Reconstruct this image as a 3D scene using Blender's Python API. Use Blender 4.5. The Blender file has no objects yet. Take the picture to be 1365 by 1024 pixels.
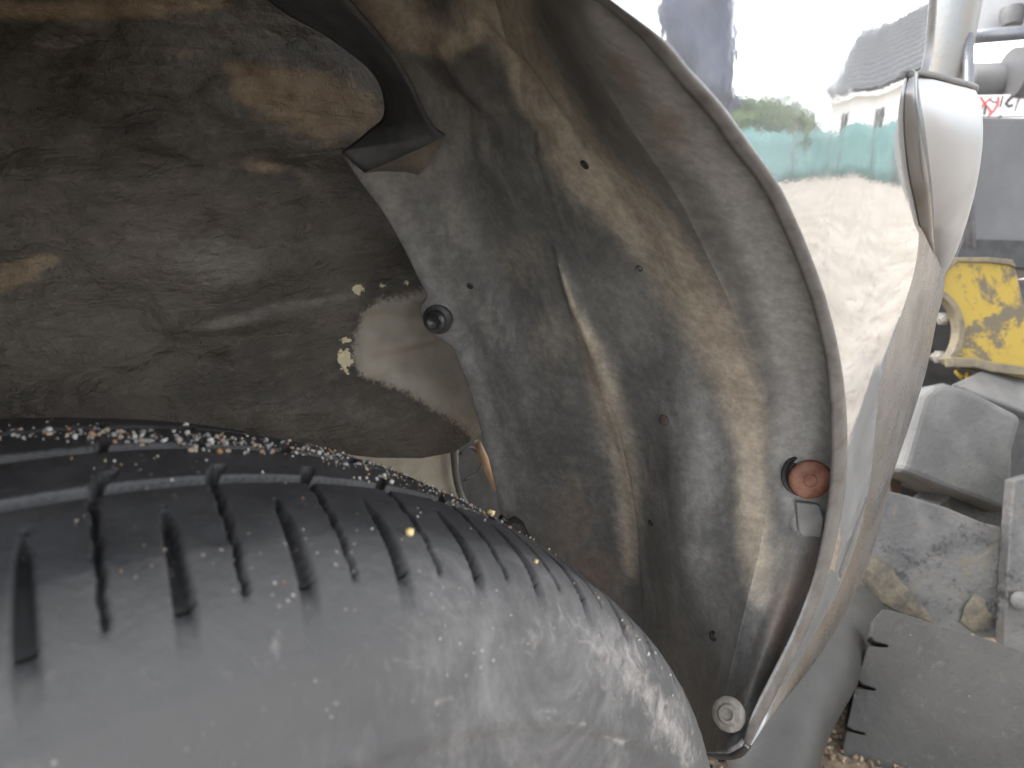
import bpy, bmesh, math, random
import numpy as np
from mathutils import Vector, Matrix, noise as mnoise

random.seed(7); rng = np.random.default_rng(7)
sc = bpy.context.scene
COL = sc.collection
# ------------------------------------------------------------------ camera
YAW, PITCH, ROLL = 0.767, 0.319, 0.009
CAMZ = 0.701
cy_, sy_, cp_, sp_ = math.cos(YAW), math.sin(YAW), math.cos(PITCH), math.sin(PITCH)
FW = np.array([sy_*cp_, cy_*cp_, -sp_]); RT0 = np.array([cy_, -sy_, 0.0]); UP0 = np.cross(RT0, FW)
RT = math.cos(ROLL)*RT0+math.sin(ROLL)*UP0; UP = math.cos(ROLL)*UP0-math.sin(ROLL)*RT0
ORG = np.array([0, 0, CAMZ])
cd = bpy.data.cameras.new("camera"); cam = bpy.data.objects.new("camera", cd); COL.objects.link(cam)
cd.sensor_width = 36; cd.lens = 36*1000/1365; cd.clip_start = 0.01; cd.clip_end = 2000
m = Matrix.Identity(4)
for i in range(3):
    m[i][0] = RT[i]; m[i][1] = UP[i]; m[i][2] = -FW[i]; m[i][3] = ORG[i]
cam.matrix_world = m
cd.dof.use_dof = True; cd.dof.focus_distance = 0.44; cd.dof.aperture_fstop = 15
sc.camera = cam
# ------------------------------------------------------------------ daylight
SUN_EL, SUN_AZ = math.radians(50), math.radians(-38)     # azimuth from +Y (behind the car) towards +X
w = bpy.data.worlds.new("World"); sc.world = w; w.use_nodes = True
nt = w.node_tree; bg = nt.nodes["Background"]
sky = nt.nodes.new("ShaderNodeTexSky"); sky.sky_type = 'NISHITA'; sky.sun_disc = False
sky.sun_elevation = SUN_EL; sky.sun_rotation = SUN_AZ
sky.air_density = 1.0; sky.dust_density = 1.0; sky.ozone_density = 1.0
hs = nt.nodes.new("ShaderNodeHueSaturation"); hs.inputs["Saturation"].default_value = 0.13
nt.links.new(sky.outputs[0], hs.inputs["Color"]); nt.links.new(hs.outputs[0], bg.inputs[0])
bg.inputs[1].default_value = 0.15
sd = bpy.data.lights.new("sun", 'SUN'); so = bpy.data.objects.new("sun", sd); COL.objects.link(so)
sd.energy = 0.65; sd.angle = math.radians(11); sd.color = (1, .95, .88)
sdir = Vector((math.sin(SUN_AZ)*math.cos(SUN_EL), math.cos(SUN_AZ)*math.cos(SUN_EL), math.sin(SUN_EL)))
so.rotation_euler = sdir.to_track_quat('Z', 'Y').to_euler(); so.location = (3, 3, 6)
vs = sc.view_settings; vs.view_transform = 'Standard'; vs.look = 'None'; vs.gamma = 1; vs.use_curve_mapping = False
vs.exposure = 2.55
GZ = -0.10                                               # ground level (the wheel hangs, the car is raised)

# ------------------------------------------------------------------ helpers
def ray(px, py):
    px = np.asarray(px, float); py = np.asarray(py, float)
    return FW + ((px-682.5)/1000)[..., None]*RT - ((py-512)/1000)[..., None]*UP
def atY(px, py, y):
    d = ray(px, py); return ORG + d*(np.asarray(y, float)/d[..., 1])[..., None]
def atD(px, py, dep):
    return ORG + ray(px, py)*np.asarray(dep, float)[..., None]
def pix(P):
    Q = np.asarray(P, float)-ORG; d = Q@FW
    return 682.5+1000*(Q@RT)/d, 512-1000*(Q@UP)/d
def sstep(x, a, b):
    t = np.clip((x-a)/(b-a), 0, 1); return t*t*(3-2*t)
def spline(pts, n, ts=None):
    """Catmull-Rom through pts (k, d); n samples uniform in knot index."""
    p = np.asarray(pts, float); k = len(p)
    pe = np.concatenate([[2*p[0]-p[1]], p, [2*p[-1]-p[-2]]])
    t = np.linspace(0, k-1, n) if ts is None else ts
    i = np.clip(t.astype(int), 0, k-2); f = (t-i)[:, None]
    a, b, c, d = pe[i], pe[i+1], pe[i+2], pe[i+3]
    return .5*((2*b)+(c-a)*f+(2*a-5*b+4*c-d)*f*f+(-a+3*b-3*c+d)*f**3)
def vnoise(P, scale, oct=3):
    """cheap value-noise fbm on an (n,3) array"""
    P = np.asarray(P, float)*scale; out = np.zeros(len(P)); amp = 1.; tot = 0
    for o in range(oct):
        Q = P*2**o+13.7*o; I = np.floor(Q).astype(np.int64); f = Q-I; f = f*f*(3-2*f)
        acc = 0
        for dx in (0, 1):
            for dy in (0, 1):
                for dz in (0, 1):
                    h = (I[:, 0]+dx)*374761393+(I[:, 1]+dy)*668265263+(I[:, 2]+dz)*2147483647
                    h = (h ^ (h >> 13))*1274126177; h = (h ^ (h >> 16)) & 0xffff
                    wgt = (f[:, 0] if dx else 1-f[:, 0])*(f[:, 1] if dy else 1-f[:, 1])*(f[:, 2] if dz else 1-f[:, 2])
                    acc = acc+wgt*(h/65535.)
        out += amp*acc; tot += amp; amp *= .5
    return out/tot*2-1
def wloc(o):
    v = Vector((0, 0, 0))
    while o is not None:
        v += o.location; o = o.parent
    return np.array(v)
def empty(name, loc, label, cat, group=None):
    o = bpy.data.objects.new(name, None); o.empty_display_size = .1; COL.objects.link(o); o.location = loc
    o["label"] = label; o["category"] = cat
    if group: o["group"] = group
    return o
def tag(o, label=None, cat=None, group=None, kind=None):
    for k, v in (("label", label), ("category", cat), ("group", group), ("kind", kind)):
        if v: o[k] = v
    return o
def mesh(name, V, F, mat, parent=None, smooth=True, attrs=None, origin=None):
    V = np.asarray(V, float).reshape(-1, 3)
    c = V.mean(0) if origin is None else np.asarray(origin, float)
    me = bpy.data.meshes.new(name)
    L = V-c
    if isinstance(F, np.ndarray):
        me.vertices.add(len(L)); me.vertices.foreach_set("co", L.ravel())
        n = F.shape[1]; me.loops.add(F.size); me.loops.foreach_set("vertex_index", F.ravel().astype(np.int32))
        me.polygons.add(len(F)); me.polygons.foreach_set("loop_start", np.arange(0, F.size, n, dtype=np.int32))
        me.polygons.foreach_set("loop_total", np.full(len(F), n, np.int32)); me.update(calc_edges=True)
    else:
        me.from_pydata(L.tolist(), [], F)
    me.validate()
    if attrs:
        for k, a in attrs.items():
            at = me.attributes.new(k, 'FLOAT', 'POINT'); at.data.foreach_set("value", np.asarray(a, np.float32).ravel())
    me.polygons.foreach_set("use_smooth", [smooth]*len(me.polygons))
    me.materials.append(mat)
    o = bpy.data.objects.new(name, me); COL.objects.link(o)
    o.parent = parent; o.location = Vector((c-wloc(parent)).tolist())
    return o
def gridF(nr, nc, flip=False):
    i, j = np.meshgrid(np.arange(nr-1), np.arange(nc-1), indexing='ij')
    a = (i*nc+j).ravel(); F = np.stack([a, a+1, a+nc+1, a+nc], 1)
    return F[:, ::-1].copy() if flip else F
def grid(name, G, mat, parent=None, flip=False, attrs=None, smooth=True, thick=0):
    nr, nc = G.shape[:2]
    o = mesh(name, G.reshape(-1, 3), gridF(nr, nc, flip), mat, parent, smooth, attrs)
    if thick:
        md = o.modifiers.new("t", 'SOLIDIFY'); md.thickness = thick; md.offset = -1
    return o
def tubeVF(path, rad, n=10, cap=True, flat=None):
    p = np.asarray(path, float); k = len(p); r = np.broadcast_to(np.asarray(rad, float), (k,))
    T = np.gradient(p, axis=0); T /= np.linalg.norm(T, axis=1)[:, None]
    u = np.cross(T[0], [0.3, .2, .9]); u /= np.linalg.norm(u); V = []
    for i in range(k):
        u = u-T[i]*(u@T[i]); u /= np.linalg.norm(u); v = np.cross(T[i], u)
        a = np.arange(n)*2*np.pi/n
        V.append(p[i]+r[i]*(np.cos(a)[:, None]*u+np.sin(a)[:, None]*v))
    V = np.concatenate(V); F = []
    for i in range(k-1):
        for j in range(n):
            F.append((i*n+j, i*n+(j+1) % n, (i+1)*n+(j+1) % n, (i+1)*n+j))
    if cap:
        F.append(tuple(range(n-1, -1, -1))); F.append(tuple((k-1)*n+j for j in range(n)))
    return V, F
def tube(name, path, rad, mat, parent=None, n=10):
    V, F = tubeVF(path, rad, n); return mesh(name, V, F, mat, parent)
def prism(name, P, thick, mat, parent=None, bevel=.002, nrm=None):
    """outline P (k,3) roughly planar, facing the viewer side; extruded away by thick"""
    P = np.asarray(P, float); k = len(P); c = P.mean(0)
    n = np.zeros(3)
    for i in range(k): n += np.cross(P[i]-c, P[(i+1) % k]-c)
    n /= np.linalg.norm(n)
    if n@(ORG-c) < 0: P = P[::-1]; n = -n
    V = np.concatenate([P, P-n*thick])
    F = [tuple(range(k)), tuple(range(2*k-1, k-1, -1))]+[(i, k+i, k+(i+1) % k, (i+1) % k) for i in range(k)]
    o = mesh(name, V, F, mat, parent, smooth=False)
    if bevel:
        b = o.modifiers.new("b", 'BEVEL'); b.width = bevel; b.segments = 3; b.limit_method = 'ANGLE'; b.harden_normals = False
    return o
def latheVF(c, axis, prof, n=24):
    """prof list of (along axis, radius)"""
    ax = np.asarray(axis, float); ax /= np.linalg.norm(ax)
    u = np.cross(ax, [.31, .2, .9]); u /= np.linalg.norm(u); v = np.cross(ax, u)
    a = np.arange(n)*2*np.pi/n; V = []; F = []
    for h, r in prof: V.append(np.asarray(c)+ax*h+r*(np.cos(a)[:, None]*u+np.sin(a)[:, None]*v))
    k = len(prof)
    for i in range(k-1):
        for j in range(n): F.append((i*n+j, i*n+(j+1) % n, (i+1)*n+(j+1) % n, (i+1)*n+j))
    F.append(tuple(range(n-1, -1, -1))); F.append(tuple((k-1)*n+j for j in range(n)))
    return np.concatenate(V), F
def lathe(name, c, axis, prof, mat, parent=None, n=24, smooth=True):
    V, F = latheVF(c, axis, prof, n); o = mesh(name, V, F, mat, parent, smooth)
    o.data.set_sharp_from_angle(angle=math.radians(40)); return o
def stroke(px, py, pts):
    """soft stroke field along pixel polyline pts: (x, y, width, amp)"""
    p = np.asarray(pts, float); p = spline(p, 12*len(p)); best = np.zeros(np.shape(px))
    for i in range(len(p)-1):
        a, b = p[i], p[i+1]; d = b[:2]-a[:2]; L = d@d+1e-9
        t = np.clip(((px-a[0])*d[0]+(py-a[1])*d[1])/L, 0, 1)
        dd = np.hypot(px-a[0]-t*d[0], py-a[1]-t*d[1]); wd = a[2]+t*(b[2]-a[2]); am = a[3]+t*(b[3]-a[3])
        best = np.maximum(best, am*np.exp(-(dd/wd)**2*.8))
    return best
def blob(px, py, x, y, rx, ry, rot=0, amp=1, p=2):
    c, s = math.cos(rot), math.sin(rot); u = ((px-x)*c+(py-y)*s)/rx; v = (-(px-x)*s+(py-y)*c)/ry
    return amp*np.exp(-(u*u+v*v)**(p/2))
def inpoly(px, py, poly):
    ins = np.zeros(np.shape(px), bool); k = len(poly)
    for i in range(k):
        x1, y1 = poly[i]; x2, y2 = poly[(i+1) % k]
        c = ((y1 > py) != (y2 > py)) & (px < (x2-x1)*(py-y1)/((y2-y1) if y2 != y1 else 1e-9)+x1); ins ^= c
    return ins
def sdpoly(px, py, poly):
    """signed pixel distance, positive inside"""
    best = np.full(np.shape(px), 1e9); k = len(poly)
    for i in range(k):
        a = np.array(poly[i], float); d = np.array(poly[(i+1) % k], float)-a
        t = np.clip(((px-a[0])*d[0]+(py-a[1])*d[1])/(d@d+1e-9), 0, 1)
        best = np.minimum(best, np.hypot(px-a[0]-t*d[0], py-a[1]-t*d[1]))
    return np.where(inpoly(px, py, poly), best, -best)

# ------------------------------------------------------------------ materials
class M:
    def __init__(s, name, rough=.6, metal=0., spec=.5):
        s.m = bpy.data.materials.new(name); s.m.use_nodes = True; s.t = s.m.node_tree
        s.b = s.t.nodes["Principled BSDF"]; s.b.inputs["Roughness"].default_value = rough
        s.b.inputs["Metallic"].default_value = metal; s.b.inputs["Specular IOR Level"].default_value = spec
        s.co = s.n("ShaderNodeTexCoord").outputs["Object"]; s.bumpn = None
    def n(s, t, **k):
        o = s.t.nodes.new(t)
        for a, v in k.items(): setattr(o, a, v)
        return o
    def link(s, a, b): s.t.links.new(a, b)
    def val(s, v, sock):
        if hasattr(v, "is_output"): s.link(v, sock)
        else: sock.default_value = (*v, 1) if isinstance(v, tuple) and len(v) == 3 else v
    def noise(s, scale, detail=4, rough=.6, dist=0., stretch=None):
        x = s.n("ShaderNodeTexNoise"); x.inputs["Scale"].default_value = scale; x.inputs["Detail"].default_value = detail
        x.inputs["Roughness"].default_value = rough; x.inputs["Distortion"].default_value = dist
        co = s.co
        if stretch:
            mp = s.n("ShaderNodeMapping"); mp.inputs["Scale"].default_value = stretch[:3]
            if len(stretch) > 3: mp.inputs["Rotation"].default_value = stretch[3:]
            s.link(co, mp.inputs[0]); co = mp.outputs[0]
        s.link(co, x.inputs["Vector"]); return x.outputs["Fac"]
    def vor(s, scale, feature='F1', out="Distance"):
        x = s.n("ShaderNodeTexVoronoi"); x.feature = feature; x.inputs["Scale"].default_value = scale
        s.link(s.co, x.inputs["Vector"]); return x.outputs[out]
    def attr(s, name):
        x = s.n("ShaderNodeAttribute"); x.attribute_name = name; return x.outputs["Fac"]
    def ramp(s, f, a, b, lo=0., hi=1.):
        x = s.n("ShaderNodeMapRange"); x.interpolation_type = 'SMOOTHSTEP'
        s.link(f, x.inputs[0]); x.inputs[1].default_value = a; x.inputs[2].default_value = b
        x.inputs[3].default_value = lo; x.inputs[4].default_value = hi; return x.outputs[0]
    def math(s, op, a, b=0.):
        x = s.n("ShaderNodeMath"); x.operation = op; s.val(a, x.inputs[0]); s.val(b, x.inputs[1]); return x.outputs[0]
    def mix(s, f, a, b):
        x = s.n("ShaderNodeMix"); x.data_type = 'RGBA'; s.val(f, x.inputs[0]); s.val(a, x.inputs[6]); s.val(b, x.inputs[7]); return x.outputs[2]
    def col(s, c): s.val(c, s.b.inputs["Base Color"]); return s
    def rough(s, r): s.val(r, s.b.inputs["Roughness"]); return s
    def bump(s, h, dist, strength=1.):
        x = s.n("ShaderNodeBump"); x.inputs["Distance"].default_value = dist; x.inputs["Strength"].default_value = strength
        s.link(h, x.inputs["Height"])
        if s.bumpn: s.link(s.bumpn, x.inputs["Normal"])
        s.bumpn = x.outputs[0]; s.link(s.bumpn, s.b.inputs["Normal"]); return s

def simple(name, c1, c2, rough=.6, scale=30, metal=0, bump=.0005, bscale=250, spec=.5):
    k = M(name, rough, metal, spec); f = k.ramp(k.noise(scale, 6, .65), .35, .68)
    k.col(k.mix(f, c1, c2)); k.rough(k.math('ADD', k.math('MULTIPLY', k.noise(scale*1.7), .25), rough-.12))
    if bump: k.bump(k.noise(bscale, 4), bump)
    return k.m

# black liner plastic with tan dust and grey film, plus mud; film and mud also paint light and shade
k = M("liner_plastic", .55)
base = k.mix(k.ramp(k.noise(14, 6), .35, .7), (0.0828, 0.0821, 0.0806), (0.133, 0.13, 0.125))
base = k.mix(k.ramp(k.noise(60, 5, .7, 0, (1, 1, .25)), .45, .75), base, (0.169, 0.164, 0.155))
nz = k.math('MULTIPLY', k.math('SUBTRACT', k.noise(45, 7, .68, .4), .5), .75)
film_lift = k.ramp(k.math('ADD', k.attr("film_lift"), nz), .12, 1.0)
base = k.mix(k.math('MULTIPLY', film_lift, .85), base, k.mix(k.noise(22, 5), (0.245, 0.24, 0.233), (0.32, 0.314, 0.305)))
nz2 = k.math('MULTIPLY', k.math('SUBTRACT', k.noise(70, 8, .7, .6), .5), .8)
dust = k.ramp(k.math('ADD', k.attr("dust"), nz2), .1, .95)
dcol = k.mix(k.ramp(k.noise(38, 6, .7), .35, .68), (0.293, 0.246, 0.194), (0.435, 0.38, 0.305))
base = k.mix(k.math('MULTIPLY', dust, .92), base, dcol)
mud_shade = k.ramp(k.math('ADD', k.attr("mud_shade"), nz2), .2, .9)
base = k.mix(k.math('MULTIPLY', mud_shade, .7), base, (0.162, 0.123, 0.0978))
spk = k.ramp(k.vor(330), .06, .13, 1, 0); spk = k.math('MULTIPLY', spk, k.ramp(k.noise(25, 3), .52, .66))
base = k.mix(k.math('MULTIPLY', spk, .6), base, (.42, .38, .33))
gr_ = k.ramp(k.noise(190, 5, .75), .35, .68, .82, 1.14); hv = k.n('ShaderNodeHueSaturation'); k.link(base, hv.inputs['Color']); k.link(gr_, hv.inputs['Value']); base = hv.outputs[0]
k.col(base); k.rough(k.math('ADD', .52, k.math('MULTIPLY', k.math('MAXIMUM', dust, film_lift), .4)))
k.bump(k.noise(420, 5, .7), .0004); k.bump(k.noise(40, 4), .0010)
LINER = k.m
# tarry undercoat of the inner wing with bare beige paint where it stops
k = M("undercoat", .62, 0, .3)
un = k.mix(k.ramp(k.noise(9, 6), .35, .7), (0.0562, 0.0507, 0.0445), (0.113, 0.0983, 0.0827))
un = k.mix(k.ramp(k.noise(90, 6, .7, 0, (.5, .5, 1.6)), .5, .75), un, (.135, .115, .095))
nz = k.math('MULTIPLY', k.math('SUBTRACT', k.noise(75, 8, .7, .5), .5), .95)
d = k.ramp(k.math('ADD', k.attr("dust"), nz), .22, .85)
un = k.mix(k.math('MULTIPLY', d, .9), un, k.mix(k.ramp(k.noise(30, 6), .35, .7), (0.196, 0.141, 0.0901), (0.275, 0.213, 0.145)))
gsh = k.ramp(k.math('ADD', k.attr("film_lift"), nz), .2, .9)
un = k.mix(k.math('MULTIPLY', gsh, .8), un, (0.17, 0.155, 0.14))
edge = k.math('MULTIPLY', k.math('SUBTRACT', k.noise(260, 7, .75), .5), .9)
bare = k.ramp(k.math('ADD', k.attr("bare"), edge), -.06, .14)
beige = k.mix(k.ramp(k.noise(26, 6), .35, .7), (0.231, 0.207, 0.17), (0.306, 0.279, 0.235))
cr = k.ramp(k.math('ADD', k.attr("flake"), k.math('MULTIPLY', k.math('SUBTRACT', k.noise(300, 4, .6), .5), 1.6)), .42, .5)
un = k.mix(bare, un, beige); un = k.mix(cr, un, (.62, .54, .36)); k.col(un)
k.rough(k.math('ADD', .6, k.math('MULTIPLY', d, .3)))
inv = k.ramp(k.attr('bare'), -.05, .45, 1, .04)
k.bump(k.math('MULTIPLY', k.math('SUBTRACT', k.noise(210, 6, .65, .6), .5), inv), .003); k.bump(k.math('MULTIPLY', k.math('SUBTRACT', k.noise(60, 5, .6, .8, (.5, .5, 1.5)), .5), inv), .004)
UNDER = k.m
# tyre rubber
k = M("tyre_rubber", .5, 0, .36)
rb = k.mix(k.ramp(k.noise(20, 6), .35, .7), (.018, .018, .02), (.04, .04, .043))
nz = k.math('MULTIPLY', k.math('SUBTRACT', k.noise(55, 8, .7, .5), .5), .9)
fl = k.ramp(k.math('ADD', k.attr("film_lift"), nz), .0, 1.0)
rb = k.mix(k.math('MULTIPLY', fl, .9), rb, k.mix(k.noise(15, 5), (0.0558, 0.0558, 0.057), (0.0888, 0.0872, 0.0864)))
ch = k.ramp(k.math('ADD', k.attr("dust"), k.math('MULTIPLY', k.math('SUBTRACT', k.noise(120, 8, .75, 1.2), .5), 1.3)), .38, .9)
rb = k.mix(k.math('MULTIPLY', ch, .75), rb, (.36, .335, .315)); bl = k.math('MULTIPLY', k.ramp(k.noise(11, 9, .78, .8), .47, .72), fl); rb = k.mix(k.math('MULTIPLY', bl, .5), rb, (.24, .232, .228)); bl2 = k.math('MULTIPLY', k.ramp(k.noise(13, 9, .78, .3), .52, .7), fl); rb = k.mix(k.math('MULTIPLY', bl2, .4), rb, (.045, .045, .047))
sp = k.math('MULTIPLY', k.ramp(k.vor(260), .07, .16, 1, 0), k.ramp(k.noise(17, 3), .53, .66))
rb = k.mix(k.math('MULTIPLY', sp, .6), rb, (.45, .41, .37)); k.col(rb)
k.rough(k.math('ADD', .46, k.math('MULTIPLY', fl, .28))); k.bump(k.noise(500, 4, .7), .0004); k.bump(k.noise(90, 5), .0009)
TYRE = k.m
# silver body paint, polished
k = M("silver_paint", .05, 1.0); k.col(k.mix(k.ramp(k.noise(6, 4), .4, .7), (.62, .63, .645), (.56, .57, .585)))
k.rough(k.math('ADD', .035, k.math('MULTIPLY', k.ramp(k.noise(30, 6), .45, .85), .09)))
k.bump(k.noise(5, 2, .4), .0012); k.bump(k.noise(22, 2, .4), .00022); k.bump(k.noise(140, 3), .00003)
p2 = k.n("ShaderNodeBsdfPrincipled"); p2.inputs["Roughness"].default_value = .6; p2.inputs["Metallic"].default_value = .35
k.link(k.mix(k.ramp(k.noise(18, 6, .7), .45, .75), (.38, .38, .385), (.30, .29, .27)), p2.inputs["Base Color"]); k.link(k.bumpn, p2.inputs["Normal"])
mx = k.n("ShaderNodeMixShader"); k.val(k.ramp(k.noise(11, 7, .7), .35, .8, .16, .36), mx.inputs[0])
k.link(k.b.outputs[0], mx.inputs[1]); k.link(p2.outputs[0], mx.inputs[2]); k.link(mx.outputs[0], k.t.nodes["Material Output"].inputs[0])
PAINT = k.m
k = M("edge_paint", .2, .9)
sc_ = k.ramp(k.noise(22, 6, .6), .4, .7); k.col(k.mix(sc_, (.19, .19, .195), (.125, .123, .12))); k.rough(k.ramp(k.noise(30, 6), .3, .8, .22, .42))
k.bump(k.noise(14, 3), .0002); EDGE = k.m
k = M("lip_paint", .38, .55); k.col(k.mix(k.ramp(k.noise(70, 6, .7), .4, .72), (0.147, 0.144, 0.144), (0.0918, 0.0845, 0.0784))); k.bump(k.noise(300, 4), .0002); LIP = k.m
k = M("lamp_face", .42, .6); k.col(k.mix(k.ramp(k.noise(12, 4), .4, .7), (.36, .365, .38), (.29, .295, .305))); LAMP = k.m
DARKMETAL = simple("dark_metal", (.012, .012, .013), (.03, .03, .03), .5)
BLACK = simple("black_plastic", (.012, .012, .014), (.035, .035, .036), .4)
BEIGE = simple("beige_body_paint", (.27, .24, .19), (.38, .345, .285), .5, 25)
GREYTRIM = simple("grey_trim", (.09, .09, .09), (.14, .135, .13), .55)
RUST = simple("rusty_brown_plastic", (0.128, 0.0467, 0.0255), (0.221, 0.102, 0.068), .6, 120, 0, .0005, 400)
SCREW = simple("dull_screw_metal", (0.18, 0.162, 0.141), (0.276, 0.255, 0.228), .5, 200, .2)
STONES = [simple("grit_"+n, a, b, .75, 200) for n, a, b in (("cream", (0.221, 0.184, 0.132), (0.29, 0.247, 0.19)), ("grey", (0.148, 0.142, 0.137), (0.221, 0.211, 0.201)),
          ("rusty", (0.214, 0.101, 0.0476), (0.25, 0.149, 0.0892)), ("white", (0.327, 0.315, 0.297), (0.393, 0.381, 0.357)))]
YELLOWCRUMB = simple("yellow_crumb", (.55, .42, .15), (.66, .54, .28), .8, 300)

# ------------------------------------------------------------------ body surface
def gbody(x, z):
    s = .013*sstep(x, .262, .325)
    w_ = .00045*np.sin(38*x+16*z+.6)*sstep(x, .2, .3)+.00042*np.sin(44*z-24*x)*sstep(x, .22, .30)+.0006*np.exp(-((x-.318)/.016)**2-((z-.675)/.03)**2)
    return (.13+.4*np.maximum(0, x-.25)**2+.28*np.maximum(0, .6-z)**2+.1*np.maximum(0, z-.6)**2+s*(z-.69)*sstep(z, .5, .62)+w_)
def onbody(px, py, off=0.):
    d = ray(px, py); sh = np.shape(d)[:-1]
    def h(y):
        P = ORG+d*(y/d[..., 1])[..., None]; return y-gbody(P[..., 0], P[..., 2])-off
    lo = np.full(sh, .11); hi = np.full(sh, .30); found = np.zeros(sh, bool)
    for yq in np.arange(.112, .30, .002):                 # first crossing along the ray
        new = (h(np.full(sh, yq)) > 0) & ~found
        hi = np.where(new, yq, hi); lo = np.where(new, yq-.002, lo); found |= new
    if not found.all(): print("onbody: missed", (~found).sum())
    for _ in range(18):
        md = .5*(lo+hi); up_ = h(md) > 0; hi = np.where(up_, md, hi); lo = np.where(up_, lo, md)
    return ORG+d*(hi/d[..., 1])[..., None]

# ------------------------------------------------------------------ ground
k = M("sandy_ground", .9)
gcol = k.mix(k.ramp(k.noise(1.3, 8, .65), .35, .68), (.33, .285, .23), (.46, .405, .34))
gcol = k.mix(k.ramp(k.noise(3.5, 9, .75, .6), .46, .68), gcol, (.215, .175, .135)); k.col(gcol)
k.bump(k.noise(6, 8, .7), .05); k.bump(k.noise(45, 6), .01); SAND = k.m
R = 260.
xs = np.concatenate([-np.geomspace(R, 3, 14), np.linspace(-2.5, 3.5, 61), np.geomspace(4, R, 14)])
ys = np.concatenate([-np.geomspace(R, 3, 14), np.linspace(-2.5, 3.5, 61), np.geomspace(4, R, 14)])
X, Y = np.meshgrid(xs, ys, indexing='ij'); Pf = np.stack([X, Y, 0*X], -1)
Z = GZ+.012*vnoise(Pf.reshape(-1, 3), 1.7, 4).reshape(X.shape)*(np.hypot(X, Y) < 8)
Z = Z-.012
tag(grid("ground", np.stack([X, Y, Z], -1), SAND, flip=True), kind="structure")

# ------------------------------------------------------------------ the car
car = empty("car", (0, .9, GZ), "silver car raised beside the machine, its dirty wheel arch open to view", "car")
# --- inner wing: undulating undercoated metal
nx_, ny_ = 330, 330
px, py = np.meshgrid(np.linspace(-330, 735, nx_), np.linspace(-260, 640, ny_), indexing='xy')
def edge_low(px):                                       # lower edge of the undercoated panel
    return np.interp(px, [-400, 330, 395, 440, 500, 560, 605, 640, 760], [640, 640, 592, 600, 607, 608, 600, 575, 540])
py = np.minimum(py, edge_low(px))
yy = np.full(px.shape, .452)
yy += .045*sstep(px, 300, -250)+.02*sstep(py, 420, 620)*0
yy -= .05*np.exp(-((py-250)/60.)**2)*sstep(px, 520, 200)*.25
yy -= .010*np.exp(-((py-352-.03*(px-300))/32)**2)*np.exp(-((px-270)/130.)**2)
yy += .006*np.exp(-((py-205-.06*px)/22)**2)
yy -= .006*np.exp(-((py-140-.1*(px-400))/70)**2)*np.exp(-((px-400)/140)**2)
yy -= .007*np.exp(-((py-(430-.12*(px-300)))/14)**2)*sstep(px, 180, 300)
yy -= .012*np.exp(-((py-560)/50)**2)
yy += .010*np.exp(-((px-190)/70)**2-((py-440)/50)**2)
yy -= .11*sstep(py, 60, -260)                            # bends over towards the roof
yy += .008*vnoise(np.stack([px.ravel()/70, py.ravel()/45, 0*px.ravel()], 1), 1, 3).reshape(px.shape)
# stamped beige patch: two pressed ridges
yy -= .005*np.exp(-((py-(462-.24*(px-520)))/7)**2)*np.exp(-((px-555)/40)**2)
yy += .004*np.exp(-((py-(490-.1*(px-560)))/14)**2)*np.exp(-((px-565)/38)**2)
G = atY(px, py, yy)
bare = np.clip(sdpoly(px, py, [(478, 415), (500, 400), (540, 395), (575, 380), (625, 460), (660, 560), (640, 600), (610, 566), (570, 545), (530, 520), (475, 500), (466, 470)])/40, -1, .5)
bare = np.maximum(bare, blob(px, py, 480, 385, 5, 4, 0, .0)-1)
flake = np.maximum.reduce([blob(px, py, 475, 386, 9, 7), blob(px, py, 459, 478, 10, 16), blob(px, py, 459, 452, 8, 5, 0, .8), blob(px, py, 509, 380, 5, 4, 0, .7), blob(px, py, 541, 381, 4, 4, 0, .8), blob(px, py, 462, 496, 4, 4, 0, .8)])
dust = np.maximum.reduce([stroke(px, py, [(310, 95, 18, .8), (350, 120, 34, 1), (420, 135, 42, 1), (480, 150, 32, .9)]), blob(px, py, 425, 165, 55, 32, .2, .9),
    stroke(px, py, [(-60, 0, 14, .7), (60, 12, 16, .9), (150, 8, 18, .9), (290, 0, 20, .7)]), stroke(px, py, [(-50, 400, 16, .7), (20, 365, 22, .9), (70, 345, 12, .6)]),
    blob(px, py, 350, 222, 42, 13, .1, .75), blob(px, py, 240, 75, 30, 14, 0, .5), blob(px, py, 265, 370, 35, 14, 0, .5), blob(px, py, 300, 270, 80, 30, .2, .32), blob(px, py, 545, 395, 24, 14, 0, .6),
    blob(px, py, 420, 250, 90, 30, .3, .35)])
film_lift = np.maximum.reduce([blob(px, py, 290, 350, 70, 38, .1, .9, 3), stroke(px, py, [(230, 440, 10, .3), (300, 430, 9, .7), (370, 412, 9, .7), (470, 395, 9, .6)]), blob(px, py, 420, 560, 150, 45, .05, .62), blob(px, py, 240, 310, 130, 30, .1, .4)])
grid("inner_wing", G, UNDER, car, attrs=dict(bare=bare, flake=flake, dust=dust, film_lift=film_lift), flip=False, thick=.002)
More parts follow.
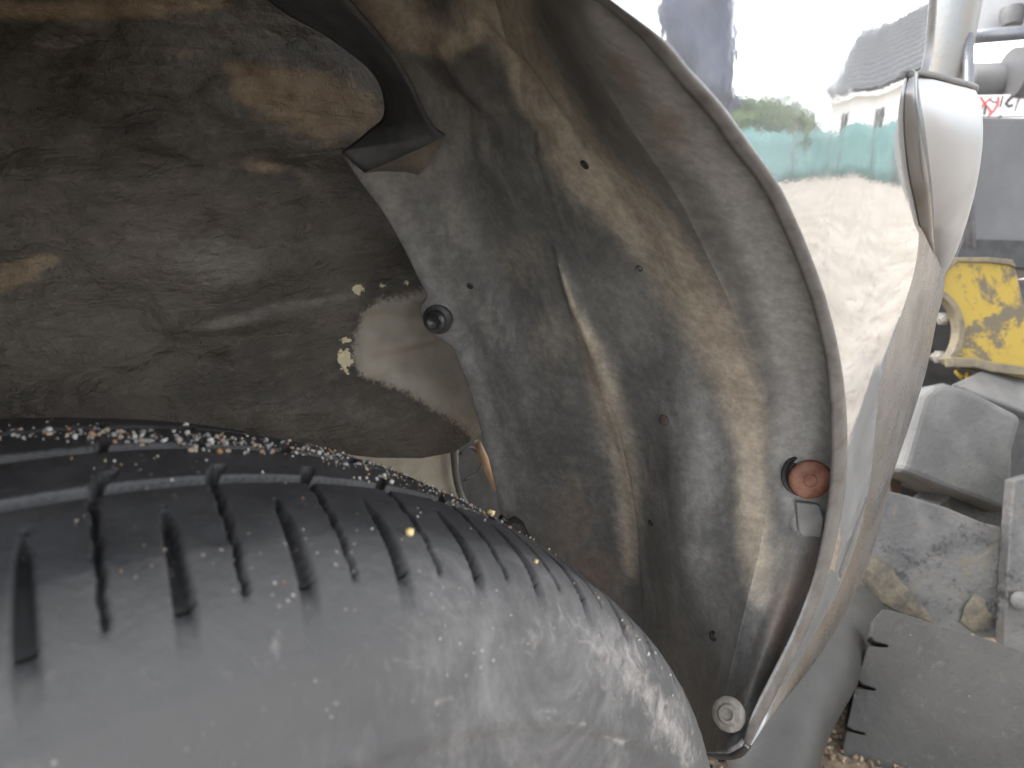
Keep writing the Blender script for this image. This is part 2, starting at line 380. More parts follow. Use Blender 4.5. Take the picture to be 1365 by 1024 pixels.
# chassis rail behind, with the dark opening
q = [(360, 560), (612, 575), (612, 720), (360, 720)]
prism("chassis_rail", [atY(*np.array(p, float), .535) for p in q], .004, BEIGE, car, .0015)
path = [atY(x, y, .525) for x, y in spline([(603, 560), (606, 620), (614, 660), (634, 690), (665, 705)], 14)]
tube("opening_rim", path, .0035, GREYTRIM, car)
prism("cavity_wall", [atY(*np.array(p, float), .62) for p in [(560, 520), (760, 480), (760, 760), (560, 760)]], .004, DARKMETAL, car, 0)
tube("bracing_rod", [atY(636, 590, .50), atY(645, 612, .505), atY(662, 650, .52)], [.0035, .0045, .004], simple("tan_rod", (.35, .22, .13), (.46, .31, .2), .5), car)
tube("cable", [atY(x, y, .57) for x, y in spline([(612, 606), (628, 596), (641, 612), (636, 630), (618, 640)], 16)], .0015, BLACK, car, 6)

# --- wheel
WC = np.array([-.008, 0, .310])
wheel = bpy.data.objects.new("wheel", None); wheel.empty_display_size = .1; COL.objects.link(wheel); wheel.parent = car
wheel.location = Vector((WC+np.array([0, .225, 0])-wloc(car)).tolist())
prof = np.array([(.345, .20), (.351, .225), (.350, .25), (.343, .275), (.332, .29), (.318, .292), (.29, .3015), (.24, .3095), (.195, .310), (.170, .3075), (.152, .303), (.140, .296), (.131, .285), (.125, .27), (.1215, .25), (.121, .23), (.126, .21), (.132, .203)])
seg = np.r_[0, np.cumsum(np.hypot(*np.diff(prof, axis=0).T))]
fine = np.linspace(0, len(prof)-1, 600); pf = spline(prof, 600, fine)
sl = np.r_[0, np.cumsum(np.hypot(*np.diff(pf, axis=0).T))]
S = sl[-1]
# arc-length samples: dense at the tread and the near shoulder
s_at = lambda y: np.interp(-y, -pf[:, 0][sl.argsort()][60:560], sl[60:560])
sv = np.unique(np.concatenate([np.linspace(0, S, 150), np.linspace(s_at(.30), s_at(.135), 210)]))
pv = np.stack([np.interp(sv, sl, pf[:, 0]), np.interp(sv, sl, pf[:, 1])], 1)
tang = np.gradient(pv, axis=0); tang /= np.linalg.norm(tang, axis=1)[:, None]
nrm = np.stack([-tang[:, 1], tang[:, 0]], 1)
nrm *= np.sign((nrm*(pv-np.array([.235, .26]))).sum(1))[:, None]
th = np.radians(np.concatenate([np.linspace(-180, -20, 80)[:-1], np.arange(-20, 80, .13), np.linspace(80, 180, 50)[1:]]))
TH, PI_ = np.meshgrid(th, np.arange(len(sv)), indexing='ij')
yv = pv[PI_, 0]; deg = np.degrees(TH); dep = np.zeros(TH.shape)
wob = .10*vnoise(np.stack([deg.ravel()*1.5, yv.ravel()*300, 0*deg.ravel()], 1), 1, 2).reshape(deg.shape)
PITCHD = 5.54
for yg, wd in ((.1945, .0058), (.2265, .0062), (.2585, .0062), (.2905, .006)):   # main grooves
    dep = np.maximum(dep, .0068*(1-sstep(np.abs(yv-yg), wd*.42, wd*.58)))
tread = (yv > .13)
# wide shoulder grooves
u = (yv-.1445)/(.1775-.1445)                              # 0 at the shoulder end, 1 at the tread end
c0 = 5.9-(1-u)*1.35+.55*np.sin(np.clip(u, 0, 1)*np.pi)*0
x = (deg-c0+PITCHD/2) % PITCHD-PITCHD/2
hw = (.26+.24*np.clip(1-u, 0, 1))*sstep(u, 1.14, .8)
fade = sstep(u, -.34, .30)*(sv[PI_] > s_at(.30))
dep = np.maximum(dep, .0048*fade*(1-sstep(np.abs(x)/np.maximum(hw, .02), .6, 1.05))*(u < 1.12)*(u > -.36))
# thin sipes between, with a slight zigzag
u2 = (yv-.1455)/(.191-.1455)
c1 = 5.9+3.25-(1-u2)*2.0+.05*np.sin(u2*26)
x = (deg-c1+PITCHD/2) % PITCHD-PITCHD/2
dep = np.maximum(dep, .0035*sstep(u2, -.05, .1)*(1-sstep(np.abs(x), .12, .2))*(u2 < 1)*(u2 > -.06))
# slanted notches across the ribs behind each groove
for ya, yb, ph in ((.197, .207, 9.6), (.2295, .2395, 11.5), (.262, .272, 13.2)):
    u3 = (yv-ya)/(yb-ya); c = ph+u3*1.2; x = (deg-c+PITCHD/2) % PITCHD-PITCHD/2
    dep = np.maximum(dep, .006*(1-sstep(np.abs(x), .26, .38))*(u3 > 0)*(u3 < 1))
# raised ring and fine rim lines on the sidewall
rr = pv[PI_, 1]
near = sv[PI_] > s_at(.16)
dep -= .0004*vnoise(np.stack([deg.ravel()*.9, rr.ravel()*220, 0*deg.ravel()], 1), 1, 3).reshape(deg.shape)*near*(dep < .0004)
dep -= .0016*(1-sstep(np.abs(rr-.2665), .0012, .0030))*near
dep -= .0007*(1-sstep(np.abs(rr-.2565), .0005, .0012))*near
dep -= .0009*(1-sstep(np.abs(rr-.2885), .0006, .0015))*near*.7
dep += .00035*wob
yo = yv-nrm[PI_, 0]*dep; ro = rr-nrm[PI_, 1]*dep
# serrated groove walls
ser = .00035*np.sin(np.radians(deg)*760)*((dep > .0005) & (dep < .0064) & (yv > .19))
ro = ro+ser
TV = np.stack([WC[0]+ro*np.sin(TH), yo, WC[2]+ro*np.cos(TH)], -1)
tf = .18+.62*sstep(yv, .172, .140)+.15*near
tf = tf*(1-.75*sstep(dep, .001, .0035)); tf = np.maximum(tf, .75*((dep > .0008) & (dep < .0062) & (yv > .19) & (yv < .3)))
pxt, pyt = pix(TV.reshape(-1, 3)); pxt = pxt.reshape(TH.shape); pyt = pyt.reshape(TH.shape)
front = (deg > -40) & (deg < 80)
td = np.maximum.reduce([blob(pxt, pyt, 830, 880, 90, 60, .9, .62), blob(pxt, pyt, 720, 850, 60, 60, 0, .42), blob(pxt, pyt, 120, 990, 160, 26, 0, .35), blob(pxt, pyt, 370, 860, 14, 34, 0, .5), blob(pxt, pyt, 890, 960, 40, 60, .5, .6), stroke(pxt, pyt, [(300, 946, 4, .25), (440, 938, 4, .4), (640, 935, 5, .55), (740, 952, 5, .65), (830, 990, 5, .7)]), blob(pxt, pyt, 650, 800, 90, 40, .5, .35), stroke(pxt, pyt, [(700, 780, 12, .3), (800, 860, 22, .6), (880, 950, 26, .7), (920, 1010, 20, .6)]), stroke(pxt, pyt, [(0, 905, 20, .3), (300, 890, 25, .32), (600, 880, 30, .36)])])*front
td = td*.8+.10*sstep(yv, .16, .14)*front; td = np.where(dep > .001, td*.2, td)
tyre = mesh("tyre", TV.reshape(-1, 3), gridF(*TH.shape, flip=True), TYRE, wheel, True, dict(film_lift=tf, dust=td))
RIM = simple("alloy_rim", (.32, .32, .33), (.42, .42, .43), .35, 20, .8)
V, F = latheVF(WC+np.array([0, .122, 0]), (0, 1, 0), [(0.01, .202), (.004, .206), (0, .2), (.02, .188), (.05, .18), (.055, .07), (.03, .06), (.03, .001), (.06, .001), (.2, .001), (.2, .2), (.215, .206), (.205, .202)], 64)
rim = mesh("rim", V, F, RIM, wheel)

# --- fender liner: lofted across from its inner edge to the arch lip
rows = {  # nine stations down the arch, last row tucks under; (x, y) in picture units with depths Y below
 "L0": [(230, -160), (340, 0), (455, 205), (512, 285), (557, 370), (604, 465), (640, 565), (668, 690), (690, 820)],
 "L1": [(360, -160), (420, 0), (512, 215), (562, 305), (602, 388), (640, 475), (668, 570), (692, 690), (707, 820)],
 "L2": [(500, -160), (540, 0), (600, 180), (645, 290), (682, 385), (708, 480), (728, 580), (746, 690), (752, 830)],
 "L3": [(620, -160), (660, 0), (705, 170), (742, 290), (768, 385), (797, 480), (830, 580), (853, 700), (862, 855)],
 "L4": [(665, -160), (710, 0), (780, 160), (830, 270), (868, 375), (890, 480), (905, 580), (908, 700), (915, 870)],
 "L5": [(700, -130), (742, 0), (828, 150), (900, 260), (952, 365), (997, 470), (1020, 580), (1018, 700), (972, 895)],
 "L6": [(715, -110), (772, 0), (890, 130), (975, 245), (1036, 360), (1076, 470), (1092, 580), (1085, 700), (1005, 915)],
 "L7": [(735, -90), (806, 10), (922, 138), (1010, 248), (1062, 352), (1098, 462), (1112, 570), (1104, 700), (1036, 905)]}
depY = {"L0": .362, "L1": .350, "L2": .322, "L3": .270, "L4": .222, "L5": .174, "L6": .148, "L7": .1345}
low = {}
K = []; 
for n_ in ("L0", "L1", "L2", "L3", "L4", "L5", "L6", "L7"):
    a = np.array(rows[n_], float); ydep = np.full(len(a), depY[n_]); ydep[-1] += low.get(n_, 0)
    if n_ == "L7":
        P = onbody(a[:, 0]+np.array([6, 7, 9, 9, 9, 7, 6, 6, 4]), a[:, 1]-np.array([8, 7, 6, 4, 3, 2, 0, 0, 0]), .005)
    else: P = atY(a[:, 0], a[:, 1], ydep)
    if n_ == "L6": P = atY(a[:, 0], a[:, 1], np.array([.148, .148, .148, .148, .148, .148, .1495, .1525, .155]))
    K.append(P)
K = np.array(K)                                           # 8 x 9 x 3
# tucked-under bottom row, following the lip round
bx = [(725, 960), (740, 965), (790, 980), (890, 1000), (925, 1003), (950, 1003), (968, 1000), (985, 990)]
by = [.365, .35, .312, .252, .204, .166, .150, .145]
Kb = np.array([atY(float(p[0]), float(p[1]), y) for p, y in zip(bx, by)])
# mirrored half closes the arch on the other side of the wheel
def mir(P): Q = P.copy(); Q[..., 0] = -.03-Q[..., 0]; return Q
top = K[:, 0].copy(); top[:, 0] = -.015; top[:, 2] += .004
full = np.concatenate([K, Kb[:, None]], 1)
knots = np.concatenate([mir(full[:, ::-1]), top[:, None], full], 1)   # 8 x 21 x 3
NR = 420
tv = np.concatenate([np.linspace(0, 10, 60)[:-1], np.linspace(10, 20, NR)])
lines = np.stack([spline(knots[i], 0, tv) for i in range(8)])         # 8 x n x 3
# insert valley/crest shaping: denser cross knots, sharp flange ridge and sharp crest
def cross(l):
    c = [l[0], .5*(l[0]+l[1]), l[1]*.97+l[0]*.03, l[1]*.9+l[2]*.1, .45*l[1]+.55*l[2], l[2], .5*(l[2]+l[3]), l[3]*.93+l[2]*.07, l[3]*.94+l[4]*.06, .5*(l[3]+l[4]), l[4], .5*(l[4]+l[5]), l[5]*.95+l[4]*.05, l[5]*.92+l[6]*.08, .5*(l[5]+l[6]), l[6], l[7]]
    return np.array(c)
NC = 150
GL = np.stack([spline(cross(lines[:, j]), NC) for j in range(lines.shape[1])])   # n x NC x 3
pxl, pyl = pix(GL.reshape(-1, 3)); pxl = pxl.reshape(GL.shape[:2]); pyl = pyl.reshape(GL.shape[:2])
vis = (np.arange(len(tv)) > 60)[:, None]*np.ones((1, NC))
rad = np.stack([np.zeros_like(GL[..., 0]), 0*GL[..., 0]], -1)
outw = GL-np.array([0, 0, .45]); outw[..., 1] = 0; outw /= np.linalg.norm(outw, axis=-1)[..., None]
gl_ = np.interp(pyl, [-400, -160, -10, 52, 100, 150, 175, 203], [100, 230, 345, 440, 498, 512, 490, 455])
push = np.where((pyl < 203) & (pxl < gl_+40) & vis.astype(bool), gl_+40-pxl, 0)
GL = GL+(push*((GL-ORG)@FW)/1000)[..., None]*RT
pxl, pyl = pix(GL.reshape(-1, 3)); pxl = pxl.reshape(GL.shape[:2]); pyl = pyl.reshape(GL.shape[:2])
# bulge between crests, a pressed step that starts the crest, soft dents
wob = vnoise(GL.reshape(-1, 3), 16, 3).reshape(GL.shape[:2])
rel = .0022*wob
rel += -.0034*stroke(pxl, pyl, [(742, 330, 4, .3), (760, 385, 6, .9), (788, 450, 9, 1), (815, 530, 12, 1), (842, 620, 12, 1), (856, 720, 10, 1), (862, 850, 10, 1)])*vis
rel += -.004*stroke(pxl, pyl, [(590, 60, 10, .7), (630, 130, 12, .9), (680, 190, 12, .5)])*vis
rel += .006*stroke(pxl, pyl, [(640, 40, 10, .6), (700, 110, 10, .9), (770, 190, 10, .5)])*vis
rel += .005*stroke(pxl, pyl, [(560, 100, 14, .7), (600, 140, 20, 1), (660, 170, 22, 1), (720, 180, 16, .6)])*vis
rel += -.003*blob(pxl, pyl, 1075, 695, 20, 20, 0, 1, 8)*vis
GL = GL+outw*rel[..., None]
# bolt tab on the inner edge: pull the edge out to the left around (585, 425)
bump_ = np.exp(-((pyl[:, 0]-428)/26)**4)*vis[:, 0]
wgt = np.exp(-(np.arange(NC)/9.)**2)
GL += (bump_[:, None]*wgt[None])[..., None]*(-RT*.0105)
D = np.maximum.reduce([
  stroke(pxl, pyl, [(700, -60, 40, .9), (660, 30, 50, 1), (705, 110, 42, 1), (765, 200, 40, .95), (850, 290, 34, 1), (920, 390, 34, 1), (968, 480, 32, 1), (995, 560, 26, 1), (1002, 640, 20, 1), (1005, 720, 22, .95), (1015, 790, 20, .7)]),
  stroke(pxl, pyl, [(440, -80, 50, .8), (520, 20, 42, .95), (585, 52, 30, .9), (640, 60, 30, .8)]),
  stroke(pxl, pyl, [(748, 350, 2, .5), (768, 405, 5, 1), (785, 450, 13, 1), (806, 520, 20, 1), (826, 590, 22, .9), (838, 660, 20, .8), (842, 760, 16, .7)]),
  blob(pxl, pyl, 740, 450, 50, 60, .3, .4), blob(pxl, pyl, 700, 340, 40, 60, .3, .35), stroke(pxl, pyl, [(1040, 720, 20, .4), (1045, 800, 22, .4), (1025, 880, 20, .35), (1000, 940, 18, .2)]),
  blob(pxl, pyl, 760, 650, 40, 60, .2, .3)])*vis
D = D*(1-.92*sstep(sdpoly(pxl, pyl, [(430, 10), (478, 30), (535, 80), (600, 78), (645, 55), (672, 95), (682, 140), (705, 185), (720, 225), (650, 230), (560, 240), (480, 190)]), -14, 12)*vis)
Fm = np.maximum.reduce([stroke(pxl, pyl, [(900, 430, 20, .35), (925, 520, 30, .5), (935, 620, 34, .58), (930, 720, 34, .5), (955, 820, 32, .6), (965, 890, 20, .5)]),
  stroke(pxl, pyl, [(790, 20, 26, .7), (870, 100, 30, .8), (950, 210, 34, .95), (1000, 290, 34, 1.1), (1045, 400, 34, 1.2), (1062, 480, 34, 1.2), (1064, 560, 32, 1.2), (1056, 640, 24, 1.1), (1075, 695, 22, 1)]),  # film raised on the outer face to paint back light lost to shade
  stroke(pxl, pyl, [(490, 225, 20, .45), (538, 300, 20, .5), (576, 370, 20, .5), (618, 460, 18, .5), (648, 550, 16, .5), (676, 670, 14, .5)]),
  blob(pxl, pyl, 740, 440, 60, 80, .3, .45), blob(pxl, pyl, 700, 330, 60, 50, .3, .35), stroke(pxl, pyl, [(880, 660, 14, .5), (900, 780, 16, .5), (935, 900, 18, .5)])])*vis
Md = np.maximum.reduce([blob(pxl, pyl, 835, 90, 45, 30, .8, .7), blob(pxl, pyl, 890, 165, 50, 40, .8, .75), blob(pxl, pyl, 780, 770, 60, 60, .3, .85), blob(pxl, pyl, 760, 700, 50, 70, .2, .7), blob(pxl, pyl, 1045, 820, 22, 90, .2, .9), blob(pxl, pyl, 1078, 800, 26, 110, .25, 1.0)])*vis  # last blob: mud painted darker to dull the light strip along the fold
grid("fender_liner", GL, LINER, car, flip=True, attrs=dict(dust=D, film_lift=Fm, mud_shade=Md), thick=.0025)
rmin = np.hypot(GL[..., 0]-WC[0], GL[..., 2]-WC[2])
print("liner min radius", rmin[60:].min(), "at", np.unravel_index(rmin[60:].argmin(), rmin[60:].shape))
# gusset joining upper liner to flange; its deep shade put into the plastic's colour
la = spline([(230, -160), (345, -10), (440, 52), (498, 100), (512, 150), (490, 175), (455, 203)], 40); ra = spline([(360, -160), (455, -10), (505, 52), (540, 105), (562, 150), (576, 172), (590, 182)], 40)
W = np.linspace(0, 1, 14)
la = np.concatenate([la, [(470, 217), (487, 231)]]); ra = np.concatenate([ra, [(591.5, 183), (592, 184)]])
GB = np.stack([atY(la[:, 0]*(1-t)+ra[:, 0]*t, la[:, 1]*(1-t)+ra[:, 1]*t, .356*(1-t)+.304*t) for t in W], 1)
# lower lip of the gusset: a folded triangular ledge
rid = spline([(487, 231), (522, 216), (556, 200), (592, 184)], 12); und = spline([(488, 232.5), (522, 236), (551, 234), (566, 226), (592, 186)], 12)
G3 = np.stack([atY(rid[:, 0]*(1-t)+und[:, 0]*t, rid[:, 1]*(1-t)+und[:, 1]*t, np.linspace(.356, .304, 12)-.0005+.014*t) for t in np.linspace(0, 1, 5)], 1)
grid("liner_gusset", GB, simple("matte_shade_plastic", (.045, .046, .049), (.08, .081, .082), .85, 30, 0, .0005, 250, .15), car, flip=True, thick=.002)
grid("gusset_ledge", G3, simple("ledge_plastic", (.07, .064, .058), (.14, .122, .10), .55), car, smooth=False, thick=.002)
# fasteners ------------------------------------------------------------
def onliner(x, y):
    d = np.hypot(pxl-x, pyl-y)+1e3*(1-vis); i, j = np.unravel_index(d.argmin(), d.shape)
    P = GL[i, j]; i2 = min(i+2, GL.shape[0]-1); j2 = min(j+2, NC-1)
    n = np.cross(GL[i2, j]-GL[i-2, j], GL[i, j2]-GL[i, j-2]); n /= np.linalg.norm(n)
    if n@(ORG-P) < 0: n = -n
    dd = ray(x, y); dd = dd*((P-ORG)@FW); return ORG+dd, n
P, n = onliner(586, 424); ax = n*.55+(-FW)*.7
b = lathe("flange_bolt", P+ax/np.linalg.norm(ax)*.004, ax, [(-.006, .0085), (0, .0095), (.001, .0092), (.0015, .0065), (.005, .0062), (.0058, .0052), (.0035, .0036), (.003, .001)], simple("oily_bolt", (.02, .02, .021), (.05, .05, .05), .3), car, 6 if False else 24)
hexd = lathe("bolt_head", P+ax/np.linalg.norm(ax)*.0065, ax, [(0, .0058), (.003, .0056), (.0036, .0048), (.0022, .003), (.0018, .001)], BLACK, b, 6, False)
P, n = onliner(1073, 637); ax = n*.5-FW*.75+RT*-.1
ax /= np.linalg.norm(ax)
rv = lathe("trim_rivet", P-FW*.0065, ax, [(-.006, .007), (0, .0110), (.0012, .0108), (.0020, .0099), (.0026, .0075), (.0027, .0047), (.0026, .0038), (.0017, .0031), (.0015, .0014), (.0017, .0003)], RUST, car, 28)
tag(rv, "rust brown push rivet near the arch lip")
lathe("rivet_recess", P-FW*.0048-RT*.0016+UP*.0022, ax, [(-.003, .0115), (0, .0128), (.001, .0122), (.0005, .0105), (-.001, .009), (-.001, .001)], DARKMETAL, rv, 28)
P, n = onliner(972, 952); near_ = (np.hypot(pxl-972, pyl-952) < 21) & vis.astype(bool); dq = ray(972., 952.); P = ORG+dq*(((GL-ORG)@FW)[near_].min()-.0035); ax = -FW*.8-RT*.5+UP*.3; ax /= np.linalg.norm(ax)
sw = lathe("liner_screw", P, ax, [(-.008, .004), (0, .0090), (.0010, .0092), (.0018, .0084), (.0022, .0060), (.0036, .0048), (.0038, .0032), (.0016, .0028), (.0014, .0005)], SCREW, car, 26)
tag(sw, "dull grey screw at the bottom corner of the liner")
pc = [onliner(x, y)[0] for x, y in ((1057, 668), (1088, 672), (1094, 690), (1091, 715), (1066, 713), (1060, 706))]
prism("clip_pad", [p-FW*.0045 for p in pc], .004, simple("pad_plastic", (.17, .167, .162), (.25, .245, .238), .5), car, .001)
for x, y, r in ((780, 219, .0024), (950, 848, .0030), (853, 357, .0020), (893, 433, .0017), (868, 697, .0022), (627, 381, .0020)):
    P, n = onliner(x, y)
    lathe("plug", P+n*.0004, n, [(-.001, r*1.1), (.0003, r), (.0006, r*.8), (.0001, r*.6), (.0001, r*.1)], BLACK, car, 14)
P, n = onliner(886, 560); lathe("dirt_spot", P+n*.0006, n*.6-FW*.4, [(-.001, .0032), (.0006, .0030), (.0012, .0018), (.0013, .0003)], simple("dark_dirt", (.035, .026, .022), (.06, .045, .038), .8), car, 11)
V, F = tubeVF([atY(*np.array(p, float), .335) for p in ((668, 690), (676, 697), (686, 692), (694, 697), (701, 712), (712, 728))], .0022, 8); mesh("liner_hook", V, F, BLACK, car)

# --- arch lip (rolled edge)
lipO = [(700, -95), (760, -40), (806, 0), (853, 30), (880, 49), (907, 79), (954, 131), (987, 175), (1014, 213), (1041, 254), (1075, 330), (1100, 400), (1119, 480), (1128, 560), (1127, 640), (1118, 700), (1103, 760), (1079, 830), (1050, 890), (1024, 942), (1006, 972), (992, 994)]
lipI = [(700, -75), (755, -20), (804, 8), (850, 49), (880, 82), (908, 116), (948, 161), (975, 199), (1003, 234), (1025, 269), (1056, 335), (1082, 405), (1100, 480), (1107, 560), (1106, 640), (1097, 710), (1082, 775), (1055, 845), (1025, 905), (1002, 952), (994, 974), (989, 994)]
n_ = 260
o_ = spline(lipO, n_); i_ = spline(lipI, n_)
A_ = onbody(o_[:, 0], o_[:, 1]); B_ = onbody(i_[:, 0], i_[:, 1], .0015)
mid = .5*(A_+B_); mid[:, 1] -= .0032
lipG = [A_]
for t in np.linspace(0, 1, 9)[1:-1]:
    q = A_*(1-t)+B_*t; q[:, 1] -= .0032*math.sin(math.pi*t); lipG.append(q)
lipG.append(B_)
fin = B_.copy(); fin[:, 1] += .006; cen = np.array([0, 0, .5]); fd = B_-cen; fd[:, 1] = 0; fd /= np.linalg.norm(fd, axis=1)[:, None]
lipG.append(B_+np.array([0, .0006, 0])+fd*.0012); lipG.append(B_+np.array([0, .0012, 0])+fd*.004)
GLp = np.stack(lipG, 1)
GLp += (.00015*vnoise(GLp.reshape(-1, 3), 130, 3).reshape(GLp.shape[:2]))[..., None]*np.array([0, -1, 0])
fender = grid("arch_lip", GLp, LIP, car, flip=True)
# rubber edge that closes the liner at the bottom
tube("liner_edge", [atY(x, y, d) for (x, y), d in zip(spline([(925, 975), (940, 996), (962, 1003), (985, 1000), (1003, 978), (1024, 945)], 30), np.linspace(.20, .15, 30))], np.r_[np.full(18, .0042), np.linspace(.0042, .0015, 12)], BLACK, car)

# --- fender skin
Lr = [(735, -62), (806, 0), (880, 49), (954, 131), (1014, 213), (1050, 272), (1084, 350), (1108, 430), (1125, 520), (1128.5, 590), (1122, 678), (1103, 760), (1079, 830), (1050, 890), (1020, 950), (995, 990)]
Cr = [(1246, -90), (1242, 0), (1236, 70), (1224, 130), (1222, 210), (1225, 280), (1221, 350), (1198, 430), (1176, 497), (1168, 560), (1160, 640), (1143, 720), (1113, 795), (1069, 875), (1025, 947), (996, 990.5)]
Er = [(1250, -90), (1245, 0), (1239, 70), (1227, 130), (1225, 210), (1230, 280), (1258, 368), (1248, 430), (1234, 497), (1214, 562), (1188, 640), (1168, 720), (1136, 800), (1085, 885), (1032, 947), (997.5, 991)]
nv = 300
l_, c_, e_ = spline(Lr, nv), spline(Cr, nv), spline(Er, nv)
us = np.linspace(0, 1, 120)
gx = l_[:, None, 0]*(1-us)+c_[:, None, 0]*us; gy = l_[:, None, 1]*(1-us)+c_[:, None, 1]*us
GP = onbody(gx, gy)
grid("fender_skin", GP, PAINT, car, flip=True)
# rounded corner band beyond the crease, turning away to the front of the car
Cw = GP[:, -1]
dE = ray(e_[:, 0], e_[:, 1])
TE = dE[:, 0]/dE[:, 1]; sm = np.minimum(.17, .55/TE)
yE = np.maximum(Cw[:, 1]+.0003, (Cw[:, 1]-sm*Cw[:, 0])/(1-sm*TE))
PE = ORG+dE*(yE/dE[:, 1])[:, None]
band = []
for t in np.linspace(0, 1, 16):
    q = Cw*(1-t)+PE*t; q[:, 1] += -.0022*math.sin(math.pi*t); band.append(q)
for s_, dx in ((.004, .004), (.012, .010), (.05, .030), (.15, .06), (.3, .085), (.7, .11), (1.1, .085), (1.35, .05), (1.5, -.12)): band.append(PE+np.outer(np.clip((195-np.arange(nv))/40., .012, 1), [dx, s_, 0]))
grid("bumper_corner", np.stack(band, 1), EDGE, car, flip=True)
# upper and rear fender, out of frame
lm = mir(A_[::-1]); lm[:, 1] = A_[::-1, 1]
Q = np.concatenate([lm[::6], A_[:1], GP[0, ::8]]); kq = len(Q)
tt = np.linspace(0, 1, kq); tgt = spline([(-.85, .42), (-.85, .6), (-.85, .82), (-.6, .95), (-.2, .96), (.15, .95), (.36, .93)], kq)
UF = np.stack([np.stack([Q[:, 0]*(1-t)+tgt[:, 0]*t, Q[:, 1]*(1-t)+t*(.13+.1*np.maximum(0, tgt[:, 1]-.6)**2), Q[:, 2]*(1-t)+tgt[:, 1]*t], 1) for t in np.linspace(0, 1, 12)], 1)
grid("rear_fender", UF, PAINT, car, flip=False)
bon = np.array([[(x, y, .955+.05*math.sin(math.pi*(y-.14)/1.5)-.10*max(0, x)*0) for y in np.linspace(.142, 1.64, 14)] for x in (-.85, -.5, -.1, .2, .38)])
bon[-1, :, 2] -= .03
grid("bonnet", bon, PAINT, car)
mesh("underbody_light_block", [(-2.4, .62, .36), (.4, .62, .36), (.4, 1.66, .36), (-2.4, 1.66, .36), (-2.4, .62, .95), (.4, .62, .95), (-.5, .14, .95), (-.5, .62, .95), (-.5, .14, .3), (-.5, .62, .3)], [(0, 1, 2, 3), (0, 1, 5, 4), (6, 7, 9, 8)], DARKMETAL, car, False)  # unseen underfloor, added to block light from the car's far side
dr = np.array([[(x, .13+.7*max(0, .6-z)**2+.1*max(0, z-.6)**2, z) for z in np.linspace(.36, .96, 9)] for x in (-2.2, -1.5, -.862)])
door = grid("door", dr, PAINT, car); tube("handle", [(-2.0, .10, .83), (-1.95, .085, .83), (-1.83, .085, .83), (-1.78, .10, .83)], .01, PAINT, door)
cab = np.array([[(-.75, .2, .965), (-1.15, .32, 1.38), (-2.2, .32, 1.40)], [(-.75, 1.58, .965), (-1.15, 1.46, 1.38), (-2.2, 1.46, 1.40)]])
grid("roof", np.array([[cab[0, 1], cab[0, 2]], [cab[1, 1], cab[1, 2]]]), PAINT, car)
GLASS = simple("dark_glass", (.01, .012, .012), (.015, .017, .017), .08)
grid("windscreen", np.array([[cab[0, 0], cab[0, 1]], [cab[1, 0], cab[1, 1]]]), GLASS, car)
mesh("side_window", [cab[0, 0], cab[0, 1], cab[0, 2], (-2.2, .2, .965)], [(0, 1, 2, 3)], GLASS, car, False)

# --- teardrop corner lamp, silver, with a dark glossy flank and a black cap strip
tL = spline([(1211, 101), (1206, 130), (1205, 170), (1210, 225), (1220, 275), (1231, 325), (1244, 368)], 46)
tR = spline([(1222, 101), (1229, 130), (1236, 170), (1243, 225), (1247, 275), (1247, 325), (1249, 372)], 46)
tE = spline([(1300, 120), (1308, 140), (1310, 185), (1304, 235), (1292, 285), (1275, 335), (1253, 376)], 46)
def sect(i):
    a, b, c = tL[i], tR[i], tE[i]
    e_ = 0; pb_ = onbody(a[0], a[1]); d0 = float((pb_-ORG)@FW)-.0005+.014*max(0, i-34)/11; d1 = d0+.013; d2 = d0+.045*(1-.75*i/45)
    out = [atD(a[0]+8, a[1], d0+.08), atD(a[0]+1, a[1], d0+.012), atD(a[0], a[1], d0), atD(a[0]*.75+b[0]*.25, a[1]*.75+b[1]*.25, d0-.003), atD(a[0]*.4+b[0]*.6, a[1]*.4+b[1]*.6, d1+.003), atD(a[0]*.1+b[0]*.9, a[1]*.1+b[1]*.9, d1+.0005)]
    for t, dd in ((.08, .0), (.3, .006), (.6, .014), (.85, .025), (.97, .033), (1, .042)): out.append(atD(b[0]*(1-t)+c[0]*t, b[1]*(1-t)+c[1]*t, d1+dd))
    out.append(atD(c[0]-6, c[1], d2+.07*(1-.7*i/45)))
    return np.array(out)
SG = np.stack([sect(i) for i in range(46)])
FL = np.stack([np.concatenate([[SG[i, 0], SG[i, 1]], [SG[i, 2]*(1-t)+SG[i, 5]*t-FW*.004*math.sin(math.pi*t) for t in np.linspace(0, 1, 22)]]) for i in range(46)]); FC = np.stack([spline(np.concatenate([SG[i, 5:6], SG[i, 7:]]), 34) for i in range(46)])
k = M("lamp_flank", .12, .8); k.col(k.mix(k.ramp(k.noise(18, 5), .4, .7), (0.14, 0.14, 0.143), (0.091, 0.0805, 0.07))); k.rough(k.ramp(k.noise(40), .3, .8, .16, .3)); FLANK = k.m
lamp = grid("corner_lamp", FC, LAMP, car, flip=True); tag(lamp, "pale silver teardrop housing at the fender corner")
grid("lamp_flank", FL, FLANK, lamp, flip=True)
topc = [SG[0][3]+UP*.0006, SG[0][5]+UP*.0016, SG[0][8]+UP*.002, SG[0][10]+UP*.0016, SG[0][11]+UP*.0003]
tube("cap_strip", spline(np.array(topc), 20), .0016, GREYTRIM, lamp, 8)
mesh("lamp_top", SG[0], [tuple(range(len(SG[0])))], BLACK, lamp, False)

